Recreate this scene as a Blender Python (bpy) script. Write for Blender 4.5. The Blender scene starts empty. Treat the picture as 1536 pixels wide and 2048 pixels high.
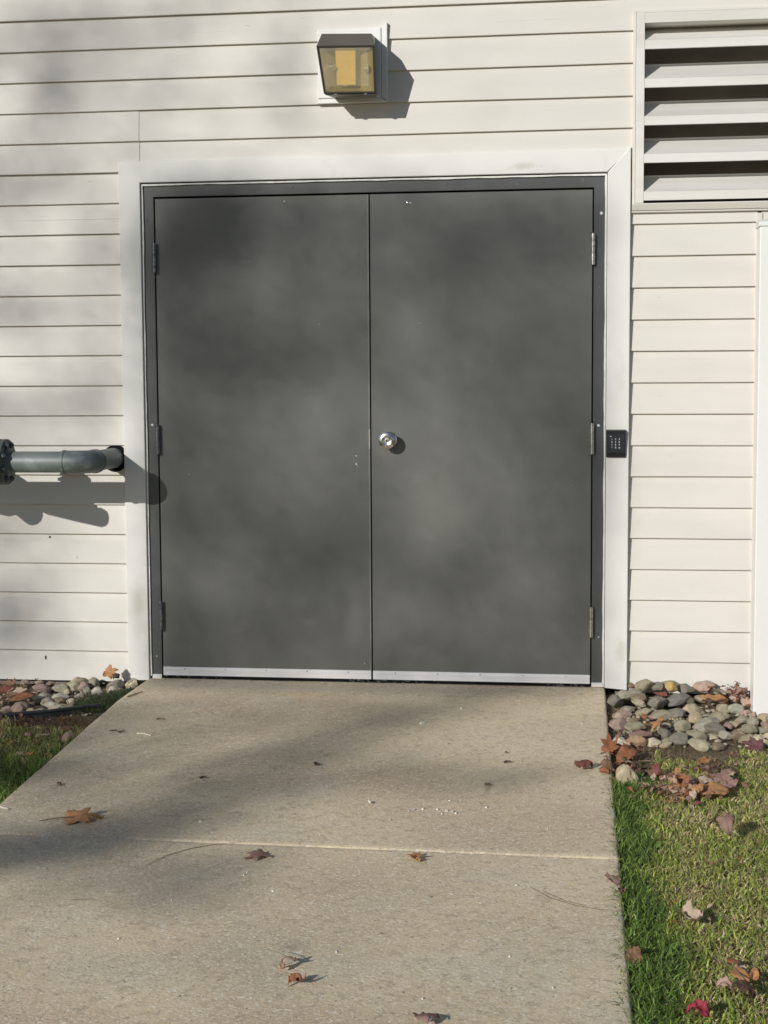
import bpy, bmesh, math, random
import numpy as np
from mathutils import Vector, Matrix, noise
random.seed(7); rng = np.random.default_rng(7)
S = bpy.context.scene
COL = S.collection

# ------------------------------------------------------------------ camera, sky, sun, exposure
RT = Vector((0.99059167, 0.13671904, -0.00600458))
DN = Vector((0.00602683, -0.08741735, -0.99615354))
FW = Vector((-0.13671806, 0.98674521, -0.08741888))
EYE = Vector((1.8659, -6.4802, 1.1194)); FPX = 3135.57
cam_d = bpy.data.cameras.new('camera'); cam = bpy.data.objects.new('camera', cam_d); COL.objects.link(cam)
cam_d.sensor_fit = 'VERTICAL'; cam_d.sensor_height = 36.0; cam_d.lens = FPX / 2048 * 36.0
cam_d.clip_start = 0.05; cam_d.clip_end = 1000
M4 = Matrix(((RT.x, -DN.x, -FW.x, EYE.x), (RT.y, -DN.y, -FW.y, EYE.y), (RT.z, -DN.z, -FW.z, EYE.z), (0, 0, 0, 1)))
cam.matrix_world = M4
S.camera = cam
SX, SZ = 0.60, 0.45                                   # sunlight travels along (SX, 1, -SZ)
sun_el = math.atan(SZ / math.hypot(SX, 1))
w = bpy.data.worlds.new("World"); S.world = w; w.use_nodes = True
nt = w.node_tree; bg = nt.nodes['Background']
sky = nt.nodes.new('ShaderNodeTexSky'); sky.sky_type = 'NISHITA'; sky.sun_disc = False
sky.sun_elevation = sun_el; sky.sun_rotation = math.atan2(-SX, -1)
sky.air_density = 1.0; sky.dust_density = 0.4; sky.ozone_density = 2.6
nt.links.new(sky.outputs[0], bg.inputs[0]); bg.inputs[1].default_value = 0.06
sd = bpy.data.lights.new('sun', 'SUN'); sd.energy = 3.45; sd.angle = math.radians(0.5); sd.color = (1.0, 0.975, 0.92)
sun = bpy.data.objects.new('sun', sd); COL.objects.link(sun)
sun.rotation_euler = Vector((SX, 1, -SZ)).to_track_quat('-Z', 'Y').to_euler()
sun.location = (-8, -14, 8)
S.view_settings.view_transform = 'Standard'; S.view_settings.look = 'None'; S.view_settings.exposure = 0.0; S.view_settings.gamma = 1
S.render.engine = 'CYCLES'
S.render.resolution_x = 768; S.render.resolution_y = 1024

# ------------------------------------------------------------------ ground plane and photo-to-ground measuring
ZG, SLOPE = -0.181, 0.025
def gz(y, off=0.0): return ZG + SLOPE * y + off
def spot(u, v, off=0.0):
    "where the line of sight through a photo pixel meets the ground (off metres above the slab plane)"
    r = FW + RT * ((u - 768) / FPX) + DN * ((v - 1024) / FPX)
    t = (ZG + off + SLOPE * EYE.y - EYE.z) / (r.z - SLOPE * r.y)
    return EYE + r * t

# ------------------------------------------------------------------ helpers
class MB:
    def __init__(s): s.v = []; s.f = []
    def add(s, vs, fs):
        b = len(s.v); s.v += [tuple(p) for p in vs]; s.f += [tuple(i + b for i in f) for f in fs]; return s
    def box(s, x0, x1, y0, y1, z0, z1):
        return s.add([(x0,y0,z0),(x1,y0,z0),(x1,y1,z0),(x0,y1,z0),(x0,y0,z1),(x1,y0,z1),(x1,y1,z1),(x0,y1,z1)],
                     [(0,3,2,1),(4,5,6,7),(0,1,5,4),(1,2,6,5),(2,3,7,6),(3,0,4,7)])
    def hull8(s, q):   # 8 corners ordered like box
        return s.add(q, [(0,3,2,1),(4,5,6,7),(0,1,5,4),(1,2,6,5),(2,3,7,6),(3,0,4,7)])
    def prism_x(s, prof, x0, x1, cap=True):   # profile [(y,z)] closed, extruded in x
        n = len(prof)
        vs = [(x0, y, z) for y, z in prof] + [(x1, y, z) for y, z in prof]
        fs = [(i, (i+1) % n, n + (i+1) % n, n + i) for i in range(n)]
        if cap: fs += [tuple(range(n))[::-1], tuple(range(n, 2*n))]
        return s.add(vs, fs)
    def poly_y(s, pts, y0, y1):   # polygon [(x,z)] in the wall plane, from y0 (front) to y1
        n = len(pts)
        vs = [(x, y0, z) for x, z in pts] + [(x, y1, z) for x, z in pts]
        fs = [tuple(range(n)), tuple(range(n, 2*n))[::-1]] + [(i, n+i, n+(i+1) % n, (i+1) % n) for i in range(n)]
        return s.add(vs, fs)
    def tube(s, pts, rad, seg=16, cap=True):
        P = [Vector(p) for p in pts]; n = len(P)
        R = rad if hasattr(rad, '__len__') else [rad] * n
        T = []
        for i in range(n):
            a = P[min(i+1, n-1)] - P[max(i-1, 0)]; T.append(a.normalized() if a.length > 1e-9 else Vector((0, 0, 1)))
        up = Vector((0, 0, 1)) if abs(T[0].z) < .9 else Vector((1, 0, 0))
        N = (up - T[0] * up.dot(T[0])).normalized()
        vs = []
        for i in range(n):
            N = (N - T[i] * N.dot(T[i])).normalized(); B = T[i].cross(N)
            for k in range(seg):
                a = 2 * math.pi * k / seg
                vs.append(P[i] + (N * math.cos(a) + B * math.sin(a)) * R[i])
        fs = []
        for i in range(n-1):
            for k in range(seg):
                fs.append((i*seg+k, i*seg+(k+1) % seg, (i+1)*seg+(k+1) % seg, (i+1)*seg+k))
        if cap: fs += [tuple(range(seg))[::-1], tuple(range((n-1)*seg, n*seg))]
        return s.add(vs, fs)
    def lathe(s, o, ax, prof, seg=32):   # prof [(dist along ax, radius)]
        o = Vector(o); ax = Vector(ax).normalized()
        return s.tube([o + ax * d for d, r in prof], [r for d, r in prof], seg) if False else s._lathe(o, ax, prof, seg)
    def _lathe(s, o, ax, prof, seg):
        up = Vector((0, 0, 1)) if abs(ax.z) < .9 else Vector((1, 0, 0))
        N = (up - ax * up.dot(ax)).normalized(); B = ax.cross(N); vs = []
        for d, r in prof:
            for k in range(seg):
                a = 2 * math.pi * k / seg; vs.append(o + ax * d + (N * math.cos(a) + B * math.sin(a)) * max(r, 1e-5))
        m = len(prof); fs = []
        for i in range(m-1):
            for k in range(seg): fs.append((i*seg+k, i*seg+(k+1) % seg, (i+1)*seg+(k+1) % seg, (i+1)*seg+k))
        fs += [tuple(range(seg))[::-1], tuple(range((m-1)*seg, m*seg))]
        return s.add(vs, fs)
    def build(s, name, m, parent=None, smooth=False, bevel=0, angle=35, seg=2):
        me = bpy.data.meshes.new(name); me.from_pydata(s.v, [], s.f); me.update()
        bm = bmesh.new(); bm.from_mesh(me); bmesh.ops.recalc_face_normals(bm, faces=bm.faces); bm.to_mesh(me); bm.free()
        if m: me.materials.append(m)
        o = bpy.data.objects.new(name, me); COL.objects.link(o)
        if parent: o.parent = parent; o.matrix_parent_inverse = Matrix.Translation(-parent.location) if parent.type == 'EMPTY' else Matrix()
        if smooth:
            me.polygons.foreach_set('use_smooth', [True] * len(me.polygons))
            me.set_sharp_from_angle(angle=math.radians(angle))
        if bevel:
            b = o.modifiers.new('bevel', 'BEVEL'); b.width = bevel; b.segments = seg; b.limit_method = 'ANGLE'; b.angle_limit = math.radians(40)
        return o

def tag(o, label=None, cat=None, group=None, kind=None):
    if label: o['label'] = label
    if cat: o['category'] = cat
    if group: o['group'] = group
    if kind: o['kind'] = kind
    return o
def empty(name, loc, label, cat, group=None):
    o = bpy.data.objects.new(name, None); COL.objects.link(o); o.location = loc; o.empty_display_size = .05
    return tag(o, label, cat, group)

def mat(name, base, rough=.6, metal=0.0, var=.06, scale=6.0, bump=0.0, bscale=60.0, spec=.5, var2=None, stretch=None, bdist=.002):
    """procedural surface: base colour varied by two noises, optional second colour, noise bump"""
    m = bpy.data.materials.new(name); m.use_nodes = True; n = m.node_tree; N = n.nodes; L = n.links
    b = N['Principled BSDF']; b.inputs['Roughness'].default_value = rough; b.inputs['Metallic'].default_value = metal
    b.inputs['Specular IOR Level'].default_value = spec
    tc = N.new('ShaderNodeTexCoord'); co = tc.outputs['Object']
    if stretch:
        mp = N.new('ShaderNodeMapping'); mp.inputs['Scale'].default_value = stretch; L.new(co, mp.inputs[0]); co = mp.outputs[0]
    ns = N.new('ShaderNodeTexNoise'); ns.inputs['Scale'].default_value = scale; ns.inputs['Detail'].default_value = 6; L.new(co, ns.inputs[0])
    cr = N.new('ShaderNodeValToRGB'); L.new(ns.outputs[0], cr.inputs[0])
    c2 = var2 if var2 else tuple(min(1, c * (1 + var)) for c in base)
    c1 = tuple(c * (1 - var) for c in base)
    cr.color_ramp.elements[0].position = .3; cr.color_ramp.elements[1].position = .7
    cr.color_ramp.elements[0].color = (*c1, 1); cr.color_ramp.elements[1].color = (*c2, 1)
    L.new(cr.outputs[0], b.inputs['Base Color'])
    if bump:
        nb = N.new('ShaderNodeTexNoise'); nb.inputs['Scale'].default_value = bscale; nb.inputs['Detail'].default_value = 5; L.new(co, nb.inputs[0])
        bp = N.new('ShaderNodeBump'); bp.inputs['Strength'].default_value = bump; bp.inputs['Distance'].default_value = bdist
        L.new(nb.outputs[0], bp.inputs['Height']); L.new(bp.outputs[0], b.inputs['Normal'])
    m['ramp'] = cr.name
    return m
def mixin(m, color, maker, factor=1.0):
    "lay a second colour over a material where maker(nodes, links, object_coords) gives a mask"
    N = m.node_tree.nodes; L = m.node_tree.links; b = N['Principled BSDF']
    src = b.inputs['Base Color'].links[0].from_socket
    tc = N.new('ShaderNodeTexCoord')
    f = maker(N, L, tc.outputs['Object'])
    if factor != 1.0:
        mu = N.new('ShaderNodeMath'); mu.operation = 'MULTIPLY'; mu.inputs[1].default_value = factor; L.new(f, mu.inputs[0]); f = mu.outputs[0]
    mx = N.new('ShaderNodeMix'); mx.data_type = 'RGBA'; L.new(f, mx.inputs[0]); L.new(src, mx.inputs[6]); mx.inputs[7].default_value = (*color, 1)
    L.new(mx.outputs[2], b.inputs['Base Color'])
def noise_mask(scale, lo, hi, detail=5, stretch=(1,1,1), off=(0,0,0), dist=0):
    def mk(N, L, co):
        mp = N.new('ShaderNodeMapping'); mp.inputs['Scale'].default_value = stretch; mp.inputs['Location'].default_value = off; L.new(co, mp.inputs[0])
        ns = N.new('ShaderNodeTexNoise'); ns.inputs['Scale'].default_value = scale; ns.inputs['Detail'].default_value = detail; ns.inputs['Distortion'].default_value = dist; L.new(mp.outputs[0], ns.inputs[0])
        mr = N.new('ShaderNodeMapRange'); mr.inputs[1].default_value = lo; mr.inputs[2].default_value = hi; L.new(ns.outputs[0], mr.inputs[0])
        return mr.outputs[0]
    return mk
def blob_mask(c, r, soft=.6, rag=.5, nscale=12):
    "a ragged elliptical patch round c with radii r"
    def mk(N, L, co):
        mp = N.new('ShaderNodeMapping'); mp.vector_type = 'POINT'
        mp.inputs['Location'].default_value = tuple(-c[i] / r[i] for i in range(3)); mp.inputs['Scale'].default_value = tuple(1 / x for x in r); L.new(co, mp.inputs[0])
        ln = N.new('ShaderNodeVectorMath'); ln.operation = 'LENGTH'; L.new(mp.outputs[0], ln.inputs[0])
        ns = N.new('ShaderNodeTexNoise'); ns.inputs['Scale'].default_value = nscale; ns.inputs['Detail'].default_value = 4; L.new(co, ns.inputs[0])
        ad = N.new('ShaderNodeMath'); ad.operation = 'MULTIPLY_ADD'; ad.inputs[1].default_value = rag * 2; L.new(ns.outputs[0], ad.inputs[0]); L.new(ln.outputs['Value'], ad.inputs[2])
        mr = N.new('ShaderNodeMapRange'); mr.inputs[1].default_value = 1 + rag; mr.inputs[2].default_value = 1 + rag - soft; L.new(ad.outputs[0], mr.inputs[0])
        return mr.outputs[0]
    return mk

# ------------------------------------------------------------------ materials
m_siding = mat('cream_vinyl_siding', (.695, .664, .612), rough=.5, var=.025, scale=1.5, bump=.25, bscale=30, stretch=(1, 1, 9), bdist=.0015, spec=.35)
mixin(m_siding, (.60, .57, .50), noise_mask(2.5, .5, .8, stretch=(1, 1, 3)), .5)
mixin(m_siding, (.36, .31, .24), noise_mask(40, .72, .78, stretch=(.4, 1, 2)), .35)
m_trim = mat('white_aluminium_trim', (.79, .78, .745), rough=.42, var=.02, scale=2, bump=.12, bscale=12, bdist=.002, spec=.4)
mixin(m_trim, (.47, .45, .40), noise_mask(9, .62, .82, stretch=(1, 1, .6)), .45)
mixin(m_trim, (.52, .48, .40), blob_mask((-.10, -.015, .14), (.05, .3, .16), .9, .7, 14), .6)
mixin(m_trim, (.50, .46, .38), blob_mask((1.55, -.015, 1.955), (.07, .3, .016), .8, .9, 30), .45)
mixin(m_trim, (.50, .46, .38), blob_mask((1.95, -.015, -.02), (.03, .3, .07), .8, .9, 30), .4)
m_white = mat('white_vinyl', (.83, .83, .80), rough=.4, var=.02, scale=2, bump=.05)
m_caulk = mat('white_caulk', (.80, .80, .77), rough=.6, var=.1, scale=40, bump=.5, bscale=80)
m_frame = mat('grey_frame_paint', (.088, .091, .090), rough=.42, var=.12, scale=5, bump=.08, bscale=60)
mixin(m_frame, (.20, .20, .20), noise_mask(30, .68, .75), .5)
m_door = mat('grey_door_paint', (.150, .151, .139), rough=.40, var=.06, scale=3.0, bump=.10, bscale=220, bdist=.0004, spec=.45)
mixin(m_door, (.23, .23, .215), blob_mask((.835, .01, .10), (.05, .3, .15), 1.1, .45, 8), .6)
mixin(m_door, (.23, .23, .215), noise_mask(5, .62, .9, stretch=(1, 1, 1.6)), .5)
mixin(m_door, (.26, .26, .25), noise_mask(9, .66, .72, stretch=(14, 1, .8), dist=.5), .16)
mixin(m_door, (.26, .26, .25), noise_mask(9, .68, .73, stretch=(.7, 1, 16), off=(3, 0, 1), dist=.3), .18)
m_chip = mat('white_chip', (.75, .76, .75), rough=.6, var=.1)
m_alu = mat('brushed_aluminium', (.90, .89, .90), rough=.40, metal=.12, var=.05, scale=3, stretch=(.3, 1, 30), bump=.15, bscale=8)
m_steel = mat('scuffed_steel', (.52, .51, .47), rough=.35, metal=.9, var=.35, scale=60, bump=.2, bscale=120)
m_hdark = mat('painted_hinge_steel', (.20, .20, .22), rough=.35, metal=.6, var=.7, scale=60, bump=.2, bscale=120)
m_chrome = mat('satin_chrome', (.74, .73, .70), rough=.27, metal=1, var=.05, scale=20)
m_black = mat('black_rubber_gap_shade', (.012, .012, .013), rough=.9, var=.3, scale=30, bump=.3, spec=.1)  # rubber parts, and the painted dark of the door gaps
m_dark = mat('dark_interior', (.02, .019, .018), rough=.95, var=.2, spec=.05)
m_key = mat('black_keypad_plastic', (.018, .02, .024), rough=.35, var=.1, scale=20, bump=.05)
m_keyin = mat('grey_keypad_panel', (.028, .034, .040), rough=.3, var=.1, scale=20)
m_pipe = mat('weathered_grey_pipe', (.175, .195, .193), rough=.5, metal=.15, var=.14, scale=7, bump=.15, bscale=40)
mixin(m_pipe, (.30, .325, .33), noise_mask(13, .52, .64, detail=2), .7)
mixin(m_pipe, (.19, .16, .12), noise_mask(30, .68, .75), .5)
m_flange = mat('dark_cast_iron_flange', (.10, .115, .118), rough=.55, metal=.2, var=.25, scale=15, bump=.3, bscale=60)
m_lamp = mat('bronze_lamp_housing', (.135, .125, .108), rough=.45, metal=.2, var=.08, scale=8, bump=.1, bscale=150)
m_gasket = mat('lamp_gasket', (.03, .026, .022), rough=.7)
m_gold = mat('gold_reflector', (.95, .70, .18), rough=.7, metal=0, var=.04, scale=5, var2=(.92, .72, .26))
m_refl = mat('dulled_reflector', (.58, .54, .40), rough=.35, metal=.5, var=.22, scale=5)
m_louv = mat('louvre_aluminium', (.76, .745, .705), rough=.4, var=.03, scale=2, spec=.4)
mixin(m_louv, (.55, .50, .42), noise_mask(2.2, .45, .75, stretch=(.5, 6, 6)), .45)
m_edging = mat('black_edging', (.03, .032, .035), rough=.4, var=.3, scale=20)
m_bark = mat('tree_bark', (.11, .085, .065), rough=.9, var=.3, scale=8, bump=.6, bscale=12)
m_twig = mat('twig_bark', (.16, .105, .065), rough=.8, var=.3, scale=60)
m_straw = mat('pale_straw', (.70, .66, .55), rough=.7, var=.1, scale=60)
m_fleck = mat('white_paint_spatter', (.80, .79, .72), rough=.7, var=.1, scale=60)

# glass of the lamp
def glass():
    m = bpy.data.materials.new('yellowed_lens'); m.use_nodes = True; N = m.node_tree.nodes; L = m.node_tree.links
    b = N['Principled BSDF']; b.inputs['Base Color'].default_value = (.66, .60, .42, 1); b.inputs['Roughness'].default_value = .3
    tr = N.new('ShaderNodeBsdfTransparent'); tr.inputs[0].default_value = (.95, .86, .62, 1)
    tc = N.new('ShaderNodeTexCoord'); ns = N.new('ShaderNodeTexNoise'); ns.inputs['Scale'].default_value = 14; L.new(tc.outputs['Object'], ns.inputs[0])
    mr = N.new('ShaderNodeMapRange'); mr.inputs[3].default_value = .22; mr.inputs[4].default_value = .46; L.new(ns.outputs[0], mr.inputs[0])
    mx = N.new('ShaderNodeMixShader'); L.new(mr.outputs[0], mx.inputs[0]); L.new(tr.outputs[0], mx.inputs[1]); L.new(b.outputs[0], mx.inputs[2])
    L.new(mx.outputs[0], N['Material Output'].inputs[0]); return m
m_glass = glass()

def concrete():
    m = mat('worn_concrete', (.78, .645, .44), rough=.85, var=.10, scale=1.6, spec=.25)
    N = m.node_tree.nodes; L = m.node_tree.links; b = N['Principled BSDF']
    mixin(m, (.47, .38, .27), noise_mask(1.3, .45, .72, detail=7, off=(4, 2, 0)), .6)
    mixin(m, (.50, .37, .255), noise_mask(1.1, .50, .72, detail=4, stretch=(.7, 1.3, 1), off=(7, 1, 0)), .55)
    mixin(m, (.66, .60, .48), noise_mask(3.1, .52, .72, detail=6, off=(1, 7, 0)), .5)
    mixin(m, (.40, .33, .23), noise_mask(34, .50, .74, detail=4), .6)
    mixin(m, (.86, .78, .62), noise_mask(95, .54, .66, detail=3), .6)
    mixin(m, (.92, .85, .70), noise_mask(60, .60, .67, detail=2, off=(9, 3, 0), dist=2.0), .8)
    mixin(m, (.27, .22, .155), noise_mask(130, .60, .70, detail=3, off=(2, 5, 0)), .55)
    mixin(m, (.22, .175, .12), noise_mask(75, .70, .73, detail=2, off=(5, 5, 0)), .8)
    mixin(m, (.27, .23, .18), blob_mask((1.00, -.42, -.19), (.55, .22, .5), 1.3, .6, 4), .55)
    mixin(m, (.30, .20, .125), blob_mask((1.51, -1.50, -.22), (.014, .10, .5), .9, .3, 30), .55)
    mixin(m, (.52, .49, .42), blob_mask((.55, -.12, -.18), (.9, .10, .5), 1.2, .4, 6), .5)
    mixin(m, (.30, .24, .21), blob_mask((1.14, -2.87, -.25), (.05, .05, .5), 1.2, .4, 20), .45)
    mixin(m, (.33, .27, .22), blob_mask((.75, -2.55, -.25), (.30, .22, .5), 1.3, .6, 5), .5)
    tc = N.new('ShaderNodeTexCoord')
    n1 = N.new('ShaderNodeTexNoise'); n1.inputs['Scale'].default_value = 110; n1.inputs['Detail'].default_value = 6; L.new(tc.outputs['Object'], n1.inputs[0])
    bp = N.new('ShaderNodeBump'); bp.inputs['Strength'].default_value = .55; bp.inputs['Distance'].default_value = .003
    L.new(n1.outputs[0], bp.inputs['Height']); L.new(bp.outputs[0], b.inputs['Normal'])
    return m
m_conc = concrete()
m_soil = mat('dry_soil', (.13, .095, .06), rough=.95, var=.35, scale=9, bump=1.0, bscale=45, bdist=.012, spec=.1, var2=(.21, .165, .11))
mixin(m_soil, (.30, .24, .16), noise_mask(70, .58, .68), .5)
m_lawn = mat('lawn_thatch', (.06, .062, .022), rough=.95, var=.4, scale=5, bump=1.0, bscale=60, bdist=.01, spec=.1, var2=(.16, .13, .06))
m_scuff = mat('dark_scuff', (.30, .25, .19), rough=.8, var=.3, scale=40)

def objcol(name, rough, var, scale, bump=0, bscale=40, sub=0, bdist=.002, dusty=None, trans=0):
    "colour comes from the object itself, varied by noise"
    m = bpy.data.materials.new(name); m.use_nodes = True; N = m.node_tree.nodes; L = m.node_tree.links; b = N['Principled BSDF']
    b.inputs['Roughness'].default_value = rough; b.inputs['Specular IOR Level'].default_value = .3
    oi = N.new('ShaderNodeObjectInfo'); tc = N.new('ShaderNodeTexCoord')
    ns = N.new('ShaderNodeTexNoise'); ns.inputs['Scale'].default_value = scale; ns.inputs['Detail'].default_value = 6
    ns.noise_dimensions = '4D'; L.new(oi.outputs['Random'], ns.inputs['W']); L.new(tc.outputs['Object'], ns.inputs['Vector'])
    mr = N.new('ShaderNodeMapRange'); mr.inputs[1].default_value = .25; mr.inputs[2].default_value = .75; mr.inputs[3].default_value = 1 - var; mr.inputs[4].default_value = 1 + var; L.new(ns.outputs[0], mr.inputs[0])
    vm = N.new('ShaderNodeVectorMath'); vm.operation = 'SCALE'; L.new(oi.outputs['Color'], vm.inputs[0]); L.new(mr.outputs[0], vm.inputs['Scale'])
    out = vm.outputs[0]
    if dusty:
        n2 = N.new('ShaderNodeTexNoise'); n2.inputs['Scale'].default_value = scale * 3; n2.inputs['Detail'].default_value = 5; L.new(tc.outputs['Object'], n2.inputs['Vector'])
        r2 = N.new('ShaderNodeMapRange'); r2.inputs[1].default_value = .5; r2.inputs[2].default_value = .75; r2.inputs[4].default_value = .55; L.new(n2.outputs[0], r2.inputs[0])
        mx = N.new('ShaderNodeMix'); mx.data_type = 'RGBA'; L.new(r2.outputs[0], mx.inputs[0]); L.new(out, mx.inputs[6]); mx.inputs[7].default_value = (*dusty, 1); out = mx.outputs[2]
    L.new(out, b.inputs['Base Color'])
    if bump:
        nb = N.new('ShaderNodeTexNoise'); nb.inputs['Scale'].default_value = bscale; nb.inputs['Detail'].default_value = 6; L.new(tc.outputs['Object'], nb.inputs[0])
        bp = N.new('ShaderNodeBump'); bp.inputs['Strength'].default_value = bump; bp.inputs['Distance'].default_value = bdist; L.new(nb.outputs[0], bp.inputs['Height']); L.new(bp.outputs[0], b.inputs['Normal'])
    if trans:
        t = N.new('ShaderNodeBsdfTranslucent'); L.new(out, t.inputs[0]); ms = N.new('ShaderNodeMixShader'); ms.inputs[0].default_value = trans
        L.new(b.outputs[0], ms.inputs[1]); L.new(t.outputs[0], ms.inputs[2]); L.new(ms.outputs[0], N['Material Output'].inputs[0])
    return m
m_stone = objcol('river_stone', .75, .35, 1.4, .6, 14, dusty=(.30, .25, .18), bdist=.02)
m_leaf = objcol('dry_leaf', .6, .35, 22, .5, 90, bdist=.001, trans=.22)
def attrmat(name, rough, trans):
    m = bpy.data.materials.new(name); m.use_nodes = True; N = m.node_tree.nodes; L = m.node_tree.links; b = N['Principled BSDF']
    b.inputs['Roughness'].default_value = rough; b.inputs['Specular IOR Level'].default_value = .35
    a = N.new('ShaderNodeAttribute'); a.attribute_name = 'tint'; L.new(a.outputs['Color'], b.inputs['Base Color'])
    t = N.new('ShaderNodeBsdfTranslucent'); L.new(a.outputs['Color'], t.inputs[0]); ms = N.new('ShaderNodeMixShader'); ms.inputs[0].default_value = trans
    L.new(b.outputs[0], ms.inputs[1]); L.new(t.outputs[0], ms.inputs[2]); L.new(ms.outputs[0], N['Material Output'].inputs[0]); return m
m_grass = attrmat('grass_blades', .5, .25)

# ------------------------------------------------------------------ the building
BLD = empty('building', (.915, 0, -.2), 'building wall in cream horizontal siding around a grey double steel door', 'building')
PITCH, Z0 = .12752, 2.6106
LX0, LX1, LZ0, LZ1 = 1.985, 3.24, 1.765, 2.552
TX0, TX1, TZ = -.1478, 1.979, 2.0137
JX0, JX1 = 2.476, 2.500
def sid_y(k, z):
    t = (Z0 - k * PITCH) - z     # distance below the line above
    return .0130 - (.0038 * t / .027 if t < .027 else .0038 + .0092 * (t - .027) / (PITCH - .027))
def wob(x, k, s=.0011): return s * noise.noise(Vector((x * .8, k * 3.1, 2.0))) + s * .5 * noise.noise(Vector((x * 2.7, k * 7.1, 5.0)))
def patch(mb, k, xa, xb, zt, zb, out=0.0):
    n = max(2, int((xb - xa) / .12)); zs = [zt]
    zl = Z0 - k * PITCH - .027
    if zb < zl < zt: zs.append(zl)
    end = abs(zb - (Z0 - (k+1) * PITCH)) < 1e-6
    zs.append(zb + (.0025 if end else 0))
    vs = []; rows = 0
    def row(fn):
        for i in range(n+1):
            x = xa + (xb - xa) * i / n; vs.append(fn(x))
    for z in zs:
        row(lambda x: (x, sid_y(k, z) + wob(x, k) * (1 if z != zt else 1) - out, z + (wob(x, k+50, .0016) if z < zt else 0))); rows += 1
    if end:
        row(lambda x: (x, sid_y(k, zb) + .001 + wob(x, k) - out, zb + wob(x, k+50, .0016))); rows += 1
        row(lambda x: (x, .0150, zb + .0005 + wob(x, k+50, .0016))); rows += 1
    fs = []
    for r in range(rows-1):
        for i in range(n): a = r*(n+1)+i; fs.append((a, a+1, a+n+2, a+n+1))
    mb.add(vs, fs)
sid = MB()
for k in range(-8, 22):
    zt = Z0 - k * PITCH; zb = zt - PITCH
    def spans(zhi, zlo):
        "x spans free of the door opening, the louvre and the channel strip"
        cuts = []
        if zhi < TZ - .02: cuts.append((TX0 + .02, TX1 - .02))
        if zhi > LZ0 + .02 and zlo < LZ1 - .02: cuts.append((LX0 + .02, LX1 - .02))
        if zhi < LZ0 + .06: cuts.append((JX0 + .004, JX1 - .004))
        return cuts
    zb_eff = zb if k < 21 else -.198
    pieces = [(zt, zb_eff)]
    if zt > LZ1 - .015 > zb: pieces = [(zt, LZ1 - .015), (LZ1 - .015, zb)]
    if zt > LZ0 + .015 > zb: pieces = [(zt, LZ0 + .015), (LZ0 + .015, zb)]
    for zh, zl in pieces:
        xs = [(-3.4, 4.6)]
        for c0, c1 in spans(zh, zl):
            nx = []
            for a, b in xs:
                if c1 <= a or c0 >= b: nx.append((a, b)); continue
                if a < c0: nx.append((a, c0))
                if c1 < b: nx.append((c1, b))
            xs = nx
        for a, b in xs:
            if k in (3, 4) and a < -.0609 < b:         # panel joint over the door corner
                patch(sid, k, a, -.0600, zh, zl, .0024); patch(sid, k, -.0600, b, zh, zl)
                y1 = sid_y(k, zl); sid.add([(-.0600, sid_y(k, zh)-.0024, zh), (-.0600, y1-.0024, zl+.003), (-.0600, y1+.002, zl+.003), (-.0600, sid_y(k, zh)+.002, zh)], [(0,1,2,3)])
            elif k == -1 and a < 2.293 < b:
                patch(sid, k, a, 2.293, zh, zl, .0024); patch(sid, k, 2.293, b, zh, zl)
            else: patch(sid, k, a, b, zh, zl)
o = sid.build('siding', m_siding, BLD)
# core behind siding, with openings for the louvre recess
core = MB()
core.box(-3.4, LX0+.02, .14, .34, -.45, 3.7); core.box(LX1-.02, 4.6, .14, .34, -.45, 3.7)
core.box(LX0+.02, LX1-.02, .175, .34, -.45, LZ0 - .01); core.box(LX0+.02, LX1-.02, .14, .34, LZ1, 3.7); core.box(LX0+.02, LX1-.02, .30, .34, LZ0, LZ1)
core.box(-3.4, -.10, .0155, .14, -.198, -.190)
core.build('wall_core', m_dark, BLD)
m_found = mat('foundation_concrete', (.25, .22, .18), rough=.9, var=.15, bump=.5)
fd = MB(); fd.box(-3.4, -.075, .03, .14, -.5, -.196); fd.build('foundation', m_found, BLD)
fd = MB(); fd.box(1.93, 4.6, .03, .14, -.5, -.199); fd.build('foundation', m_found, BLD)
rf = MB(); rf.prism_x([(-.42, 3.42), (-.42, 3.58), (3.2, 5.0), (6.8, 3.58), (6.8, 3.42)], -3.7, 4.9)
rf.build('roof', mat('roof_shingle', (.10, .095, .09), rough=.9, var=.3, scale=12, bump=.8, bscale=30), BLD)
sw = MB(); sw.box(-3.44, -3.40, .0, 6.4, -.5, 3.5); sw.box(4.60, 4.64, .0, 6.4, -.5, 3.5); sw.box(-3.4, 4.6, 6.36, 6.4, -.5, 3.5)
sw.build('side_wall', m_siding, BLD)
# channel strip at the end of the siding
j = MB(); j.box(JX0, JX1, -.004, .016, -.198, LZ0 - .012); j.build('channel_strip', m_siding, BLD, bevel=.002)
# nicks in the left siding
m_nick = mat('siding_nick', (.22, .20, .17), rough=.8)
for x, z, h, t in ((-.497, .425, .007, .3), (-.372, .338, .006, -.1), (-.527, -.108, .016, .05)):
    nk = MB(); nk.poly_y([(x-.0010, z), (x+.0010, z+.002), (x+.0006+t*.01, z+h), (x-.0002+t*.01, z+h)], -.0004 if z > -.05 else .0010, .012)
    nk.build('nick', m_nick, BLD)

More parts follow.
